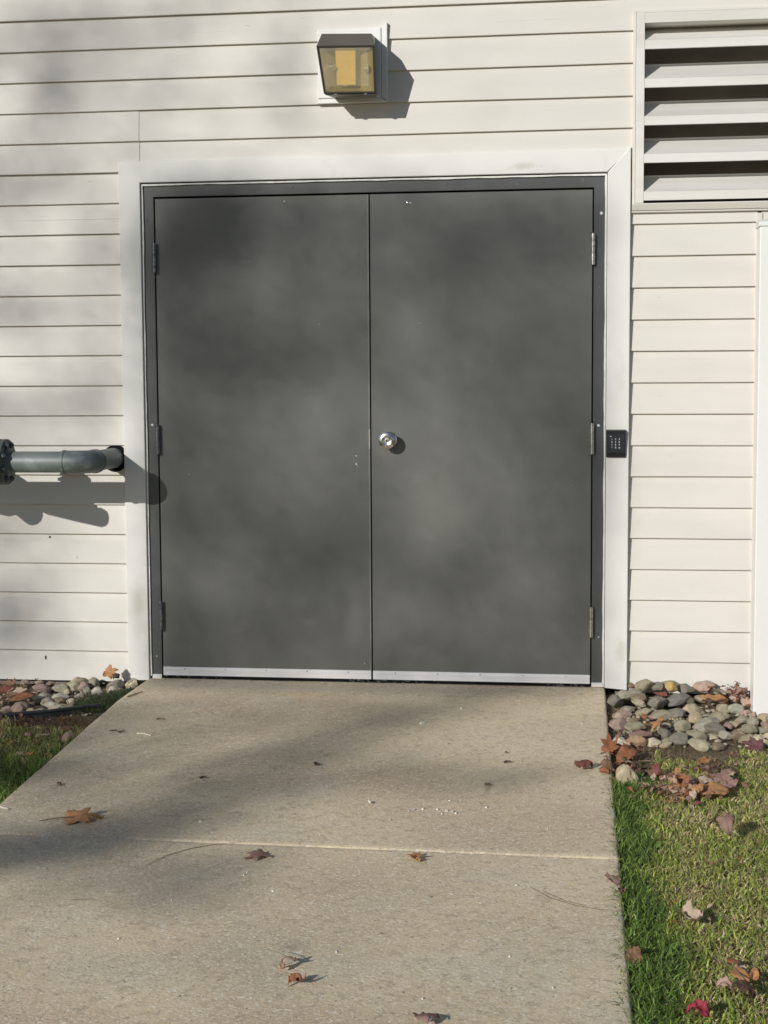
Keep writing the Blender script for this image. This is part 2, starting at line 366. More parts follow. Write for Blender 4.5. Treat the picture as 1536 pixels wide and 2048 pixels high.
# casing round the door: two uprights and a mitred head, plus caulk line
YF = -.0155
cs = MB(); cs.poly_y([(1.8868, -.179), (TX1, -.187), (TX1, TZ + .012), (1.8868, 1.9235)], YF - .0018, .012)
cs.build('casing', m_trim, BLD, bevel=.003)
cs = MB(); cs.poly_y([(TX0, -.190), (-.0560, -.188), (-.0560, 1.9262), (1.8846, 1.9262), (1.9755, 2.0150), (TX0, 2.0150)], YF + .0008, .012)
cs.build('casing', m_trim, BLD, bevel=.0025)
def ragged(x0, x1, z0, z1, horizontal, seed):
    pts = []; n = 60
    for i in range(n+1):
        t = i / n; a = .0022 * noise.noise(Vector((t * 18, seed, 0))) + .0012 * noise.noise(Vector((t * 60, seed, 3)))
        pts.append((x0 + (x1-x0)*t, z0 + a) if horizontal else (x0 + a, z0 + (z1-z0)*t))
    return pts
ck = MB()
def strip(pts_a, pts_b, y):
    n = len(pts_a); vs = [(x, y, z) for x, z in pts_a] + [(x, y, z) for x, z in pts_b] + [(x, y+.012, z) for x, z in pts_a] + [(x, y+.012, z) for x, z in pts_b]
    fs = [(i, i+1, n+i+1, n+i) for i in range(n-1)] + [(2*n+i, 2*n+i+1, i+1, i) for i in range(n-1)] + [(n+i, n+i+1, 3*n+i+1, 3*n+i) for i in range(n-1)]
    ck.add(vs, fs)
strip(ragged(-.0470, -.0470, -.17, 1.918, False, 1.5), [(-.0535, -.17 + 2.088*i/60) for i in range(61)], -.004)
strip(ragged(1.8775, 1.8775, -.165, 1.918, False, 4.5), [(1.8845, -.165 + 2.083*i/60) for i in range(61)], -.006)
strip(ragged(-.052, 1.883, 1.9140, 1.9140, True, 8.5), [(-.052 + 1.935*i/60, 1.9205) for i in range(61)], -.005)
ck.build('caulk_bead', m_caulk, BLD)
ft = MB(); ft.box(1.8330, 1.8840, -.006, .03, -.178, -.1600); ft.build('casing_foot', m_caulk, BLD, bevel=.002)
ft = MB(); ft.box(-.046, -.004, .001, .03, -.187, -.163); ft.build('casing_foot', m_caulk, BLD, bevel=.002)

# steel frame
fr = MB(); YFR = .004
fr.poly_y([(-.0478, -.186), (-.0030, -.186), (-.0030, 1.8675), (1.8330, 1.8675), (1.8330, -.176), (1.8782, -.176), (1.8782, 1.9152), (-.0478, 1.9158)], YFR, .11)
FR = fr.build('door_frame', m_frame, BLD, bevel=.0012)
def screw(parent, x, z, y, m, r=.004, name='screw'):
    mb = MB(); mb.lathe((x, y+.001, z), (0, -1, 0), [(0, r), (.0015, r), (.0026, r*.6), (.0028, r*.15)], 14); return mb.build(name, m, parent, smooth=True)
for x, z, mm, r in ((.591, 1.894, m_frame, .0045), (1.232, 1.896, m_frame, .0045), (1.863, 1.764, m_chip, .0062), (1.856, .906, m_chip, .0058), (-.026, .911, m_chip, .0052), (-.031, 1.771, m_frame, .004), (-.026, -.085, m_chip, .0025), (1.862, .03, m_chip, .0028)):
    screw(FR, x, z, YFR, mm, r)

# door leaves
YD = .0065
def leaf_door(x0, x1, label):
    mb = MB(); mb.box(x0, x1, YD, .052, -.1665, 1.8600)
    o = mb.build('door_leaf', m_door, BLD, bevel=.0022); o['label'] = label; return o
LD = leaf_door(.0020, .9105, 'left grey steel door leaf, no knob')
RD = leaf_door(.9155, 1.8278, 'right grey steel door leaf carrying the round knob')
ab = MB(); ab.box(.9145-.0105, .9115, -.0005, .006, -.166, 1.858); ab.build('edge_highlight', mat('edge_highlight_paint', (.20, .20, .195), rough=.4, var=.2, scale=10), LD, bevel=.001)  # lighter strip paints the highlight along the leaf's rounded edge
lt = MB(); lt.box(.9060, .9118, -.0018, .004, .808, .893); lt.build('latch_strike', m_chrome, LD, bevel=.001)
gk = MB(); gk.box(-.06, 1.89, .060, .139, -.30, 1.93); gk.build('gap_shade_backing', m_black, BLD)  # black block stands in for the shade inside the door gaps
th = MB(); th.box(.0, 1.83, .030, .0595, -.30, -.158)
th.box(.003, 1.826, .0125, .0295, -.30, -.1675); th.build('threshold', m_black, BLD)
# sweeps
def sweep(leaf, x0, x1):
    mb = MB(); mb.prism_x([(.0062, -.1290), (-.0010, -.1295), (-.0014, -.1400), (-.0032, -.1412), (-.0032, -.1455), (-.0014, -.1468), (-.0010, -.1660), (.0062, -.1665)], x0, x1)
    s = mb.build('door_sweep', m_alu, leaf)
    bb = MB(); bb.box(x0, x1, .001, .009, -.1795, -.1662); bb.build('rubber_seal', m_black, s)
    for i in range(5):
        screw(s, x0 + (x1-x0) * (.105 + .197 * i), -.1375, -.0008, m_steel, .0034)
sweep(LD, .0045, .9085); sweep(RD, .9172, 1.8262)
# lint and cobweb scraps under the sweeps
lint = MB()
for i in range(70):
    x = random.choice([random.uniform(.01, .28), random.uniform(.93, 1.2), random.uniform(1.65, 1.81), random.uniform(.8, .95)])
    p = [Vector((x, .001 - random.random()*.004, -.178 + random.random()*.012))]
    for q in range(4): p.append(p[-1] + Vector((random.uniform(-.006, .008), random.uniform(-.001, .001), random.uniform(-.003, .003))))
    lint.tube(p, .0005, 4)
lo = lint.build('lint', mat('grey_lint', (.35, .34, .30), rough=.9, var=.2), BLD); lo['kind'] = 'stuff'
# hinges
def hinge(leaf, x, zc, m, side):
    mb = MB(); h = .0610; r = .0085; y = -.008
    prof = []
    for i in range(5):
        a = -h + 2*h*i/5; b = -h + 2*h*(i+1)/5
        prof += [(a + .0006, r*.84), (a + .0014, r), (b - .0014, r), (b - .0006, r*.84)]
    mb.lathe((x, y, zc), (0, 0, 1), [(-h-.003, r*.35), (-h-.002, r*.8)] + prof + [(h+.002, r*.8), (h+.003, r*.35)], 18)
    ho = mb.build('hinge', m, leaf, smooth=True, angle=30)
    pl = MB(); pl.box(x - .003, x + .003, y, .012, zc - h, zc + h); pl.box(x + (.002 if side < 0 else -.006), x + (.006 if side < 0 else -.002), y + .003, YD + .002, zc - h + .004, zc + h - .004)
    pl.build('hinge_plate', m, ho)
for zc in (1.6125, .850, .0920): hinge(LD, -.0005, zc, m_hdark, -1)
for zc in (1.6195, .8515, .0935): hinge(RD, 1.8305, zc, m_steel, 1)
# knob
kn = MB(); kc = (.9895, YD, .8475)
kn.lathe(kc, (0, -1, 0), [(0, .034), (.004, .034), (.008, .030), (.010, .018), (.030, .0145), (.036, .019), (.040, .030), (.046, .0355), (.054, .0365), (.060, .0345), (.0640, .0290), (.0655, .0225), (.0660, .0215), (.0640, .0200), (.0610, .0120), (.0606, .0100), (.0640, .0092), (.0645, .0020)], 40)
kn.build('knob', m_chrome, RD, smooth=True, angle=25)
kh = MB(); kh.box(.9870, .9920, -.0592, -.0582, .8440, .8510); kh.build('keyhole', m_black, RD)
vw = MB(); vw.lathe((1.073, YD+.001, 1.822), (0, -1, 0), [(0, .0075), (.003, .0075), (.0045, .005), (.005, .001)], 16); vw.build('bolt_head', m_chrome, RD, smooth=True)
def chip(parent, x, z, w_, h_, seed):
    random.seed(seed); n = 9; pts = [(x + math.cos(2*math.pi*i/n)*w_*random.uniform(.5, 1), z + math.sin(2*math.pi*i/n)*h_*random.uniform(.5, 1)) for i in range(n)]
    mb = MB(); mb.poly_y(pts, YD - .0008, YD + .001); mb.build('paint_chip', m_chip, parent)
chip(LD, .851, .780, .0035, .004, 1); chip(LD, .851, .746, .0035, .006, 2); chip(LD, .557, 1.839, .004, .004, 3); chip(LD, .857, .735, .002, .002, 6); chip(RD, 1.083, 1.822, .007, .004, 4); chip(LD, .88, -.10, .0015, .004, 5); chip(RD, 1.12, 1.33, .002, .002, 8); chip(LD, .70, 1.33, .002, .0015, 9)
chip(LD, .13, .70, .0025, .0015, 12); chip(RD, 1.42, 1.17, .002, .001, 13); chip(RD, 1.75, .66, .0015, .001, 14)

# louvre
lv = MB()
fx0, fx1 = 1.9966, 3.225; fz0, fz1 = 1.7985, 2.545; bw = .0335
LV = MB(); LV.box(fx0, fx0 + bw, -.022, .160, fz0, fz1); LV.box(fx1 - bw, fx1, -.022, .160, fz0, fz1)
LV.box(fx0 + bw, fx1 - bw, -.0215, .160, 2.5040, fz1 - .0004)
LVo = LV.build('louvre_vent', m_louv, BLD, bevel=.0018)
LVo['label'] = 'large white louvre vent above and right of the door'
for i, zb in enumerate((2.4034, 2.2527, 2.1054, 1.9574, 1.8087)):
    b = MB(); t = .0028
    prof = [(-.0205, zb), (-.0205, zb+.0345), (-.0130, zb+.0375), (.098, zb+.1041), (.098, zb+.112), (.098+t, zb+.112), (.098+t, zb+.1025), (-.012, zb+.0345), (-.0205+t, zb+.0315), (-.0205+t, zb+.003), (-.008, zb+.003), (-.008, zb)]
    b.prism_x(prof, fx0 + bw + .0002, fx1 - bw - .0002)
    b.build('blade', m_louv, LVo)
bk = MB(); bk.box(fx0 + .01, fx1 - .01, .161, .167, fz0, fz1); bk.build('duct_backing', mat('grey_brown_duct', (.16, .145, .12), rough=.9, var=.2), LVo)  # plain grey-brown backing, tone matched to the gaps between blades
lj = MB()   # channel round the louvre
lj.box(1.9845, fx0 - .0012, -.012, .014, 1.770, 2.5520)
lj.box(1.9845, fx1 + .012, -.0112, .014, 2.5470, 2.5570)
lj.prism_x([(-.024, 1.7975), (-.024, 1.793), (-.0135, 1.7700), (.0, 1.7680), (.015, 1.768), (.015, 1.7975)], 1.9850, fx1 + .012)
lj.prism_x([(-.0125, 1.7675), (-.0125, 1.7620), (.0, 1.7600), (.015, 1.760), (.015, 1.7675)], 1.9830, fx1 + .012)
lj.box(fx1 + .0012, fx1 + .012, -.012, .014, 1.770, 2.5465)
lj.build('louvre_channel', m_siding, BLD, bevel=.0012)

# ------------------------------------------------------------------ wall lamp on its mounting block
LM = empty('wall_light', (.86, 0, 2.25), 'bronze box wall light with yellowed lens on a white block above the door', 'wall light')
mb = MB(); mb.box(.7075, .9700, -.019, .012, 2.2490, 2.5280); mb.build('mounting_block', m_white, LM, bevel=.003)
mb = MB()
mb.poly_y([(.9715, 2.2500), (.9945, 2.2300), (.9945, 2.5470), (.9715, 2.5300)], -.0150, .012)
mb.poly_y([(.9700, 2.2478), (.7190, 2.2478), (.7010, 2.2290), (.9920, 2.2290)], -.0140, .012)
mb.build('block_channel', m_white, LM, bevel=.0015)
# housing: back box, sloping hood, rim round the lens
hd = MB()
xl, xr = .744, .950
hood = [(.744, -.018, 2.250), (.962, -.018, 2.250), (.758, -.150, 2.236), (.966, -.150, 2.236)]
hd.hull8([(.760, -.150, 2.262), (.957, -.150, 2.262), (.948, -.0185, 2.290), (.770, -.0185, 2.290),
          (.739, -.206, 2.420), (.969, -.206, 2.420), (.950, -.0185, 2.440), (.752, -.0185, 2.440)])
hd.v = []; hd.f = []
# shell as open-fronted box: top, sides, bottom, back with thickness
def slab4(q, off):
    a = [Vector(p) for p in q]; d = Vector(off); hd.hull8([a[0], a[1], a[2], a[3], a[0]+d, a[1]+d, a[2]+d, a[3]+d])
A = dict(LBL=Vector((.757, -.156, 2.243)), LBR=Vector((.968, -.156, 2.240)), LTL=Vector((.737, -.208, 2.423)), LTR=Vector((.970, -.208, 2.418)),
         HTL=Vector((.750, -.162, 2.478)), HTR=Vector((.952, -.162, 2.472)), WTL=Vector((.756, -.0185, 2.492)), WTR=Vector((.946, -.0185, 2.488)),
         WBL=Vector((.772, -.0185, 2.250)), WBR=Vector((.950, -.0185, 2.250)))
def quad_solid(p, q, r, s_, n):
    n = Vector(n); hd.hull8([p, q, r, s_, p+n, q+n, r+n, s_+n])
t = .006
quad_solid(A['HTL'], A['HTR'], A['WTR'], A['WTL'], (0, 0, -t))                     # top
quad_solid(A['LTL'], A['LTR'], A['HTR'], A['HTL'], (0, .005, -.0055))               # sloping brow
quad_solid(A['WBL'], A['WBR'], A['LBR']+Vector((0, .02, -.001)), A['LBL']+Vector((0, .02, -.001)), (0, 0, t))
for sfx, d in (('L', t), ('R', -t)):
    pts = [A['WB'+sfx], A['LB'+sfx] + Vector((0, .012, 0)), A['LT'+sfx], A['HT'+sfx], A['WT'+sfx]]
    n = 5; vs = pts + [p + Vector((d, 0, 0)) for p in pts]
    hd.add(vs, [tuple(range(n)), tuple(range(n, 2*n))[::-1]] + [(i, n+i, n+(i+1) % n, (i+1) % n) for i in range(n)])
hd.build('housing', m_lamp, LM, bevel=.0022)
def lens_pt(u, v, off=0):   # u 0..1 left-right, v 0..1 bottom-top on the lens plane
    p = A['LBL'].lerp(A['LBR'], u).lerp(A['LTL'].lerp(A['LTR'], u), v)
    nrm = (A['LBR'] - A['LBL']).cross(A['LTL'] - A['LBL']).normalized(); return p + nrm * off
rim = MB()
def rimbar(u0, u1, v0, v1, a=-.004, b=.006):
    rim.hull8([lens_pt(u0, v0, b), lens_pt(u1, v0, b), lens_pt(u1, v0, a), lens_pt(u0, v0, a), lens_pt(u0, v1, b), lens_pt(u1, v1, b), lens_pt(u1, v1, a), lens_pt(u0, v1, a)])
rimbar(0, 1, .0, .035); rimbar(0, 1, .955, 1.0); rimbar(0, .035, .0355, .9545); rimbar(.965, 1, .0355, .9545)
rim.build('lens_gasket', m_gasket, LM, bevel=.0015)
gl = MB()   # pillow lens: bulges forward, bevelled edge
U = [.035, .075, .12, .5, .88, .925, .965]; V = [.035, .08, .16, .5, .90, .94, .955]
def bul(u, v):
    e = min((u-.035)/.10, (.965-u)/.10, (v-.035)/.14, (.955-v)/.06, 1.0); return .001 + .016 * max(0, e) ** .7
vs = [lens_pt(u, v, bul(u, v)) for v in V for u in U]; nU = len(U)
gl.add(vs, [(r*nU+c, r*nU+c+1, (r+1)*nU+c+1, (r+1)*nU+c) for r in range(len(V)-1) for c in range(nU-1)])
gl.build('lens', m_glass, LM, smooth=True, angle=15)
rfm = MB()
def inr(u, v, dep): return lens_pt(u, v, 0) + Vector((0, dep, 0))
rfm.add([inr(.262, .19, .012), inr(.615, .19, .012), inr(.66, .95, .012), inr(.31, .95, .012)], [(0, 1, 2, 3)])
rfm.build('gold_panel', m_gold, LM)
rf2 = MB()
rf2.add([inr(.04, .04, .004), inr(.28, .18, .045), inr(.28, .95, .05), inr(.04, .95, .012)], [(0, 1, 2, 3)])
rf2.add([inr(.96, .04, .004), inr(.63, .18, .045), inr(.63, .95, .05), inr(.96, .95, .012)], [(0, 1, 2, 3)])
rf2.add([inr(.04, .04, .004), inr(.96, .04, .004), inr(.63, .19, .045), inr(.28, .19, .045)], [(0, 1, 2, 3)])
rf2.add([inr(.28, .1, .06), inr(.63, .1, .06), inr(.63, .96, .065), inr(.28, .96, .065)], [(0, 1, 2, 3)])
rf2.build('reflector', m_refl, LM)
bb = MB(); c0 = inr(.16, .56, .006); c1 = inr(.84, .53, .010)
bb.tube([c0, c0.lerp(c1, .12), c0.lerp(c1, .17), c0.lerp(c1, .20)], [.014, .014, .007, .002], 14); bb.build('bulb', m_chrome, LM, smooth=True)
sk = MB(); sk.tube([inr(.88, .52, .014), inr(.80, .52, .014), inr(.795, .52, .014)], [.015, .015, .009], 16); sk.build('socket', m_refl, LM, smooth=True)
for u in (.22, .80):
    lg = MB(); q = lens_pt(u, 0, 0); lg.box(q.x-.006, q.x+.006, q.y-.004, q.y+.012, q.z-.006, q.z+.004); lg.build('latch_lug', m_lamp, LM)

# ------------------------------------------------------------------ keypad
KP = empty('keypad', (1.9275, YF, .775), 'small black door keypad on the white casing right of the door', 'keypad')
kx0, kx1, kz0, kz1 = 1.8872, 1.9668, .7760, .8905; ky = YF - .002
mb = MB(); mb.hull8([(kx0, ky-.012, kz0), (kx1, ky-.012, kz0), (kx1, ky, kz0), (kx0, ky, kz0), (kx0, ky-.020, kz1-.004), (kx1, ky-.020, kz1-.004), (kx1, ky, kz1), (kx0, ky, kz1)])
mb.v[0] = (kx0+.0015, ky-.010, kz0+.001); mb.v[1] = (kx1-.0015, ky-.010, kz0+.001)
KB = mb.build('case', m_key, KP, bevel=.0022)
def kp(x, z, off=0):   # front-plane point of the case
    t_ = (z - kz0) / (kz1 - kz0); return (x, ky - (.010 + .010 * t_) - off, z)
def kq(name, x0, x1, z0, z1, off, m, parent, th=.0012):
    b = MB(); a = [kp(x0, z0, off), kp(x1, z0, off), kp(x1, z1, off), kp(x0, z1, off)]
    b.hull8([a[0], a[1], (a[1][0], a[1][1]+th, a[1][2]), (a[0][0], a[0][1]+th, a[0][2]), a[3], a[2], (a[2][0], a[2][1]+th, a[2][2]), (a[3][0], a[3][1]+th, a[3][2])])
    return b.build(name, m, parent)
kq('key_panel', kx0+.006, kx1-.006, kz0+.023, kz1-.017, .0010, m_keyin, KB)
kq('brow_ridge', kx0+.005, kx1-.004, kz1-.0165, kz1-.0140, .0022, m_key, KB)
kq('gloss_bar', kx0+.003, kx1-.003, kz0+.010, kz0+.020, .0016, mat('glossy_black', (.02, .02, .022), rough=.12), KB)
kq('indicator', kx0+.0155, kx0+.0215, kz1-.0290, kz1-.0262, .0018, m_chip, KB, .0008)
kq('maker_mark', kx1-.029, kx1-.013, kz0+.0275, kz0+.0300, .0014, m_key, KB, .0005)
m_num = mat('pale_key_print', (.62, .65, .66), rough=.6)
dg = bpy.context.evaluated_depsgraph_get()
numv = MB()
for i, ch in enumerate('123456789*0#'):
    cu = bpy.data.curves.new('t', 'FONT'); cu.body = ch; cu.size = .0098; cu.align_x = 'CENTER'; cu.align_y = 'CENTER'; cu.extrude = .0003; cu.offset = .0002
    to = bpy.data.objects.new('t', cu); COL.objects.link(to); bpy.context.view_layer.update()
    me = bpy.data.meshes.new_from_object(to.evaluated_get(bpy.context.evaluated_depsgraph_get()))
    cxk = kx0 + .0235 + .0148 * (i % 3); czk = kz1 - .0392 - .0115 * (i // 3)
    vs = []
    for v in me.vertices:
        p = kp(cxk + v.co.x, czk + v.co.y, .0013); vs.append((p[0], p[1] - v.co.z, p[2]))
    numv.add(vs, [tuple(p.vertices) for p in me.polygons])
    bpy.data.objects.remove(to); bpy.data.curves.remove(cu); bpy.data.meshes.remove(me)
numv.build('key_numbers', m_num, KB)

# ------------------------------------------------------------------ gas pipe
PP = empty('gas_pipe', (-.45, -.33, .77), 'thick grey pipe with a bolted flange, elbowing into the siding left of the door', 'pipe')
pr = .0435; pz = .7710; py = -.33
mb = MB()
mb.tube([(-.545, py, pz), (-.31, py, pz)], pr, 40); mb.build('straight_pipe', m_pipe, PP, smooth=True)
mb = MB(); ex = -.196; er = .062
pth = [(-.318, py, pz), (-.306, py, pz), (-.3055, py, pz), (-.2955, py, pz), (-.295, py, pz)]
rad = [pr+.0005, pr+.0005, pr+.0058, pr+.0058, pr+.003]
for i in range(0, 13):
    a = math.pi/2 * i / 12; pth.append((ex - er + er * math.sin(a), py + er * (1 - math.cos(a)), pz)); rad.append(pr + .0035)
pth += [(ex, py+er+.004, pz), (ex, py+er+.0045, pz), (ex, py+er+.014, pz), (ex, py+er+.0145, pz)]; rad += [pr+.003, pr+.0065, pr+.0065, pr+.0005]
mb.tube(pth, rad, 40); mb.build('elbow', m_pipe, PP, smooth=True, angle=50)
mb = MB(); mb.tube([(ex, py+er+.010, pz), (ex, .02, pz)], pr-.001, 40); mb.build('wall_pipe', m_pipe, PP, smooth=True)
mb = MB(); mb.lathe((ex+.004, .012, pz-.003), (0, -1, 0), [(0, pr+.014), (.0165, pr+.013), (.018, pr+.009), (.0185, pr+.001)], 40); mb.build('wall_seal', m_black, PP, smooth=True)
def flange(x0, x1, r):
    mb = MB(); mb.lathe((x0, py, pz), (1, 0, 0), [(0, r-.002), (.002, r), (x1-x0-.002, r), (x1-x0, r-.002)], 48); return mb.build('flange', m_flange, PP, smooth=True, angle=30)
F1 = flange(-.588, -.567, .094); F2 = flange(-.563, -.541, .094)
mb = MB(); mb.tube([(-.541, py, pz), (-.532, py, pz), (-.520, py, pz)], [.062, .058, pr+.002], 40); mb.build('flange_hub', m_flange, PP, smooth=True)
for i in range(8):
    a = math.pi/8 + i * math.pi/4; y_ = py + .074 * math.cos(a); z_ = pz + .074 * math.sin(a)
    mb = MB(); mb.lathe((-.612, y_, z_), (1, 0, 0), [(0, .007), (.085, .007), (.086, .005)], 10)
    mb.lathe((-.541, y_, z_), (1, 0, 0), [(0, .0125), (.009, .0125), (.010, .010)], 6); mb.lathe((-.601, y_, z_), (1, 0, 0), [(0, .0125), (.011, .0125)], 6)
    mb.build('bolt', m_flange, F2)
# run beyond the frame: valve body with an angled breather pipe standing off the wall
mb = MB(); mb.tube([(-1.99, py, -.45), (-1.99, py, pz-.10), (-1.975, py, pz-.035), (-1.94, py, pz-.005), (-1.88, py, pz), (-.585, py, pz)], pr, 32); mb.build('supply_pipe', m_pipe, PP, smooth=True)
mb = MB(); mb.tube([(-1.00, py, pz), (-.95, py, pz), (-.90, py, pz), (-.85, py, pz), (-.80, py, pz)], [.055, .085, .095, .085, .055], 32)
mb.tube([(-.90, py, pz), (-.90, py-.12, pz+.0), (-.90, py-.22, pz)], [.05, .045, .045], 24)
mb.build('valve_body', m_flange, PP, smooth=True)
VD = .60                                                # breather stands this far off the wall
def shp(x, z, d): return (x - SX*d, -d, z + SZ*d)
mb = MB(); mb.tube([(-.90, py-.20, pz), shp(-.60, .600, VD-.02), shp(-.50, .565, VD), shp(-.36, .530, VD), shp(-.265, .516, VD), shp(-.250, .513, VD)], [.03, .034, .036, .034, .040, .034], 24)
mb.build('breather_pipe', m_pipe, PP, smooth=True)

# ------------------------------------------------------------------ fence post
FP = empty('fence_post', (2.52, -.27, -.2), 'tall bright white vinyl post with a flat cap at the right edge', 'post')
mb = MB(); mb.box(2.459, 2.586, -.333, -.206, -.30, 1.6820); mb.build('post', m_white, FP, bevel=.004)
mb = MB(); mb.box(2.4535, 2.5915, -.3385, -.2005, 1.6700, 1.688)
mb.add([(2.4535, -.3385, 1.688), (2.5915, -.3385, 1.688), (2.5915, -.2005, 1.688), (2.4535, -.2005, 1.688), (2.48, -.31, 1.700), (2.565, -.31, 1.700), (2.565, -.23, 1.700), (2.48, -.23, 1.700)], [(0,1,5,4),(1,2,6,5),(2,3,7,6),(3,0,4,7),(4,5,6,7)])
mb.build('cap', m_white, FP, bevel=.002)

# ------------------------------------------------------------------ ground: lawn sheet, beds, slab
def sheet(name, x0, x1, y0, y1, off, m, nx=2, ny=2, amp=0, fs=6, kind='structure', edge=None):
    mb = MB(); vs = []
    for j_ in range(ny+1):
        for i in range(nx+1):
            x = x0 + (x1-x0)*i/nx; y = y0 + (y1-y0)*j_/ny
            vs.append((x, y, gz(y, off) + (amp * (noise.noise(Vector((x*fs, y*fs, 1))) + .5*noise.noise(Vector((x*fs*3, y*fs*3, 4)))) if amp else 0)))
    mb.add(vs, [(j_*(nx+1)+i, j_*(nx+1)+i+1, (j_+1)*(nx+1)+i+1, (j_+1)*(nx+1)+i) for j_ in range(ny) for i in range(nx)])
    o = mb.build(name, m, smooth=True, angle=180); tag(o, kind=kind); return o
sheet('lawn', -150, 150, -220, 30, -.050, m_lawn, 2, 2)
sheet('soil_bed', 1.90, 3.6, -1.10, .03, -.028, m_soil, 140, 90, .008, 7)
sheet('soil_bed', -3.2, .04, -.95, .03, -.042, m_soil, 160, 60, .008, 7)
sheet('lawn_soil', 1.90, 3.4, -4.2, -1.095, -.032, m_soil, 100, 160, .006, 5)
sheet('lawn_soil', -2.2, .12, -4.2, -.945, -.036, m_soil, 100, 140, .006, 5)
# slab: left edge bows slightly outward near the wall; tooled joint across
left_edge = [(.028, -.060), (-.09, -.066), (-.40, -.072), (-.80, -.058), (-1.30, -.036), (-1.90, -.012), (-2.6, .010), (-6.6, .12)]
def lx(y):
    for (ya, xa), (yb, xb) in zip(left_edge[:-1], left_edge[1:]):
        if ya >= y >= yb: return xa + (xb-xa) * (ya-y) / (ya-yb)
    return left_edge[-1][1] if y < -6 else -.06
def rx(y): return 1.889 + .0165 * (-y)
sl = MB(); ys = [.06, .0275]
y = 0.0
while y > -6.6: ys.append(y); y -= .06
JY = -2.128; ys = [q for q in ys if abs(q - JY) > .02] + [JY + .011, JY + .0050, JY + .0028, JY - .0028, JY - .0050, JY - .011]
ys = sorted(set(ys), reverse=True)
NXS = 40; vs = []; rows_ = []
for q in ys:
    dz = 0
    if abs(q - JY) < .0035: dz = -.0042
    elif abs(q - JY) < .0055: dz = -.0020
    xa, xb = lx(min(q, .0275)), rx(q)
    row = []
    e1 = .003 * noise.noise(Vector((q * 9, 0, 3))); e2 = .003 * noise.noise(Vector((q * 9, 5, 3)))
    xs = [(xa + e1, -.20), (xa + e1, -.007), (xa + e1 + .003, -.002), (xa + e1 + .008, 0)] + [(xa + .02 + (xb - xa - .04) * i / NXS, 0) for i in range(NXS+1)] + [(xb + e2 - .008, 0), (xb + e2 - .003, -.002), (xb + e2, -.007), (xb + e2, -.20)]
    for x, d in xs:
        jo = (x - .9) * -.018          # joint line is a touch skewed
        u_ = .0012 * noise.noise(Vector((x * 3, q * 3, 0)))
        vs.append((x, q + (jo if abs(q-JY) < .012 else 0), gz(q) + d + (dz if d > -.01 else 0) + u_))
    rows_.append(len(xs))
nn = rows_[0]
sl.add(vs, [(r*nn+c, r*nn+c+1, (r+1)*nn+c+1, (r+1)*nn+c) for r in range(len(ys)-1) for c in range(nn-1)])
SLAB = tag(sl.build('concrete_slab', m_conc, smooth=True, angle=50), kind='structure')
# paint spatter and scuffs belong to the slab
def fleck(u, v, w_, d_, seed, m=None, name='paint_fleck'):
    p = spot(u, v); rr = random.Random(seed); n = 10; pts = []
    for i in range(n):
        a = 2*math.pi*i/n; k = rr.uniform(.45, 1); pts.append((p.x + math.cos(a)*w_*k, p.y + math.sin(a)*d_*k))
    mb = MB(); vs = [(x, y, gz(y, .0032)) for x, y in pts] + [(x, y, gz(y, -.001)) for x, y in pts]
    mb.add(vs, [tuple(range(n))] + [(i, (i+1) % n, n+(i+1) % n, n+i) for i in range(n)]); mb.build(name, m or m_fleck, SLAB)
for i, (u, v, a, b) in enumerate([(828, 1620, .010, .020), (846, 1618, .008, .012), (875, 1619, .006, .01), (893, 1622, .010, .018), (905, 1624, .008, .022), (912, 1627, .007, .012), (884, 1628, .004, .008), (973, 1615, .008, .016), (817, 1622, .003, .006), (560, 1546, .009, .010), (570, 1543, .003, .006), (546, 1541, .003, .004), (401, 1643, .008, .012), (186, 1482, .004, .006), (1164, 1448, .006, .012), (1077, 1655, .004, .010), (1095, 1659, .003, .005), (780, 1640, .003, .005), (488, 1750, .004, .008), (494, 1745, .003, .005), (545, 1783, .005, .004), (1033, 1771, .004, .006), (845, 1447, .022, .03), (923, 1417, .01, .012), (673, 1905, .004, .006), (1019, 1914, .004, .005), (221, 1687, .004, .004), (343, 1802, .003, .003), (236, 1878, .006, .004), (1106, 1976, .003, .005), (845, 1998, .004, .008), (640, 1670, .003, .003), (899, 1602, .005, .004), (352, 1478, .003, .004)]):
    fleck(u, v, a*.62, b*.62, i+3)
def arc(pts, wid):
    P = [spot(u, v) for u, v in pts]; mb = MB(); Q = []
    for a, b in zip(P[:-1], P[1:]):
        for k in range(6): Q.append(a.lerp(b, k/6))
    Q.append(P[-1]); vs = []
    for i, p in enumerate(Q):
        d = (Q[min(i+1, len(Q)-1)] - Q[max(i-1, 0)]).normalized(); nrm = Vector((-d.y, d.x, 0)); ww = wid * (.3 + .7*math.sin(math.pi*(i+.3)/(len(Q)))) * (1 + .5*noise.noise(Vector((i*.9, wid*900, 0))))
        for s_ in (-1, 1): q = p + nrm*ww*s_; vs.append((q.x, q.y, gz(q.y, .0022)))
    mb.add(vs, [(2*i, 2*i+1, 2*i+3, 2*i+2) for i in range(len(Q)-1)]); mb.build('scuff_mark', m_scuff, SLAB)
arc([(290, 1734), (330, 1713), (380, 1698), (430, 1690), (490, 1684)], .0022)
arc([(1060, 1775), (1100, 1797), (1150, 1812), (1200, 1821), (1232, 1822)], .0022)
arc([(1085, 1783), (1130, 1803), (1180, 1815)], .0018)
arc([(130, 1801), (180, 1799), (225, 1806)], .0018)

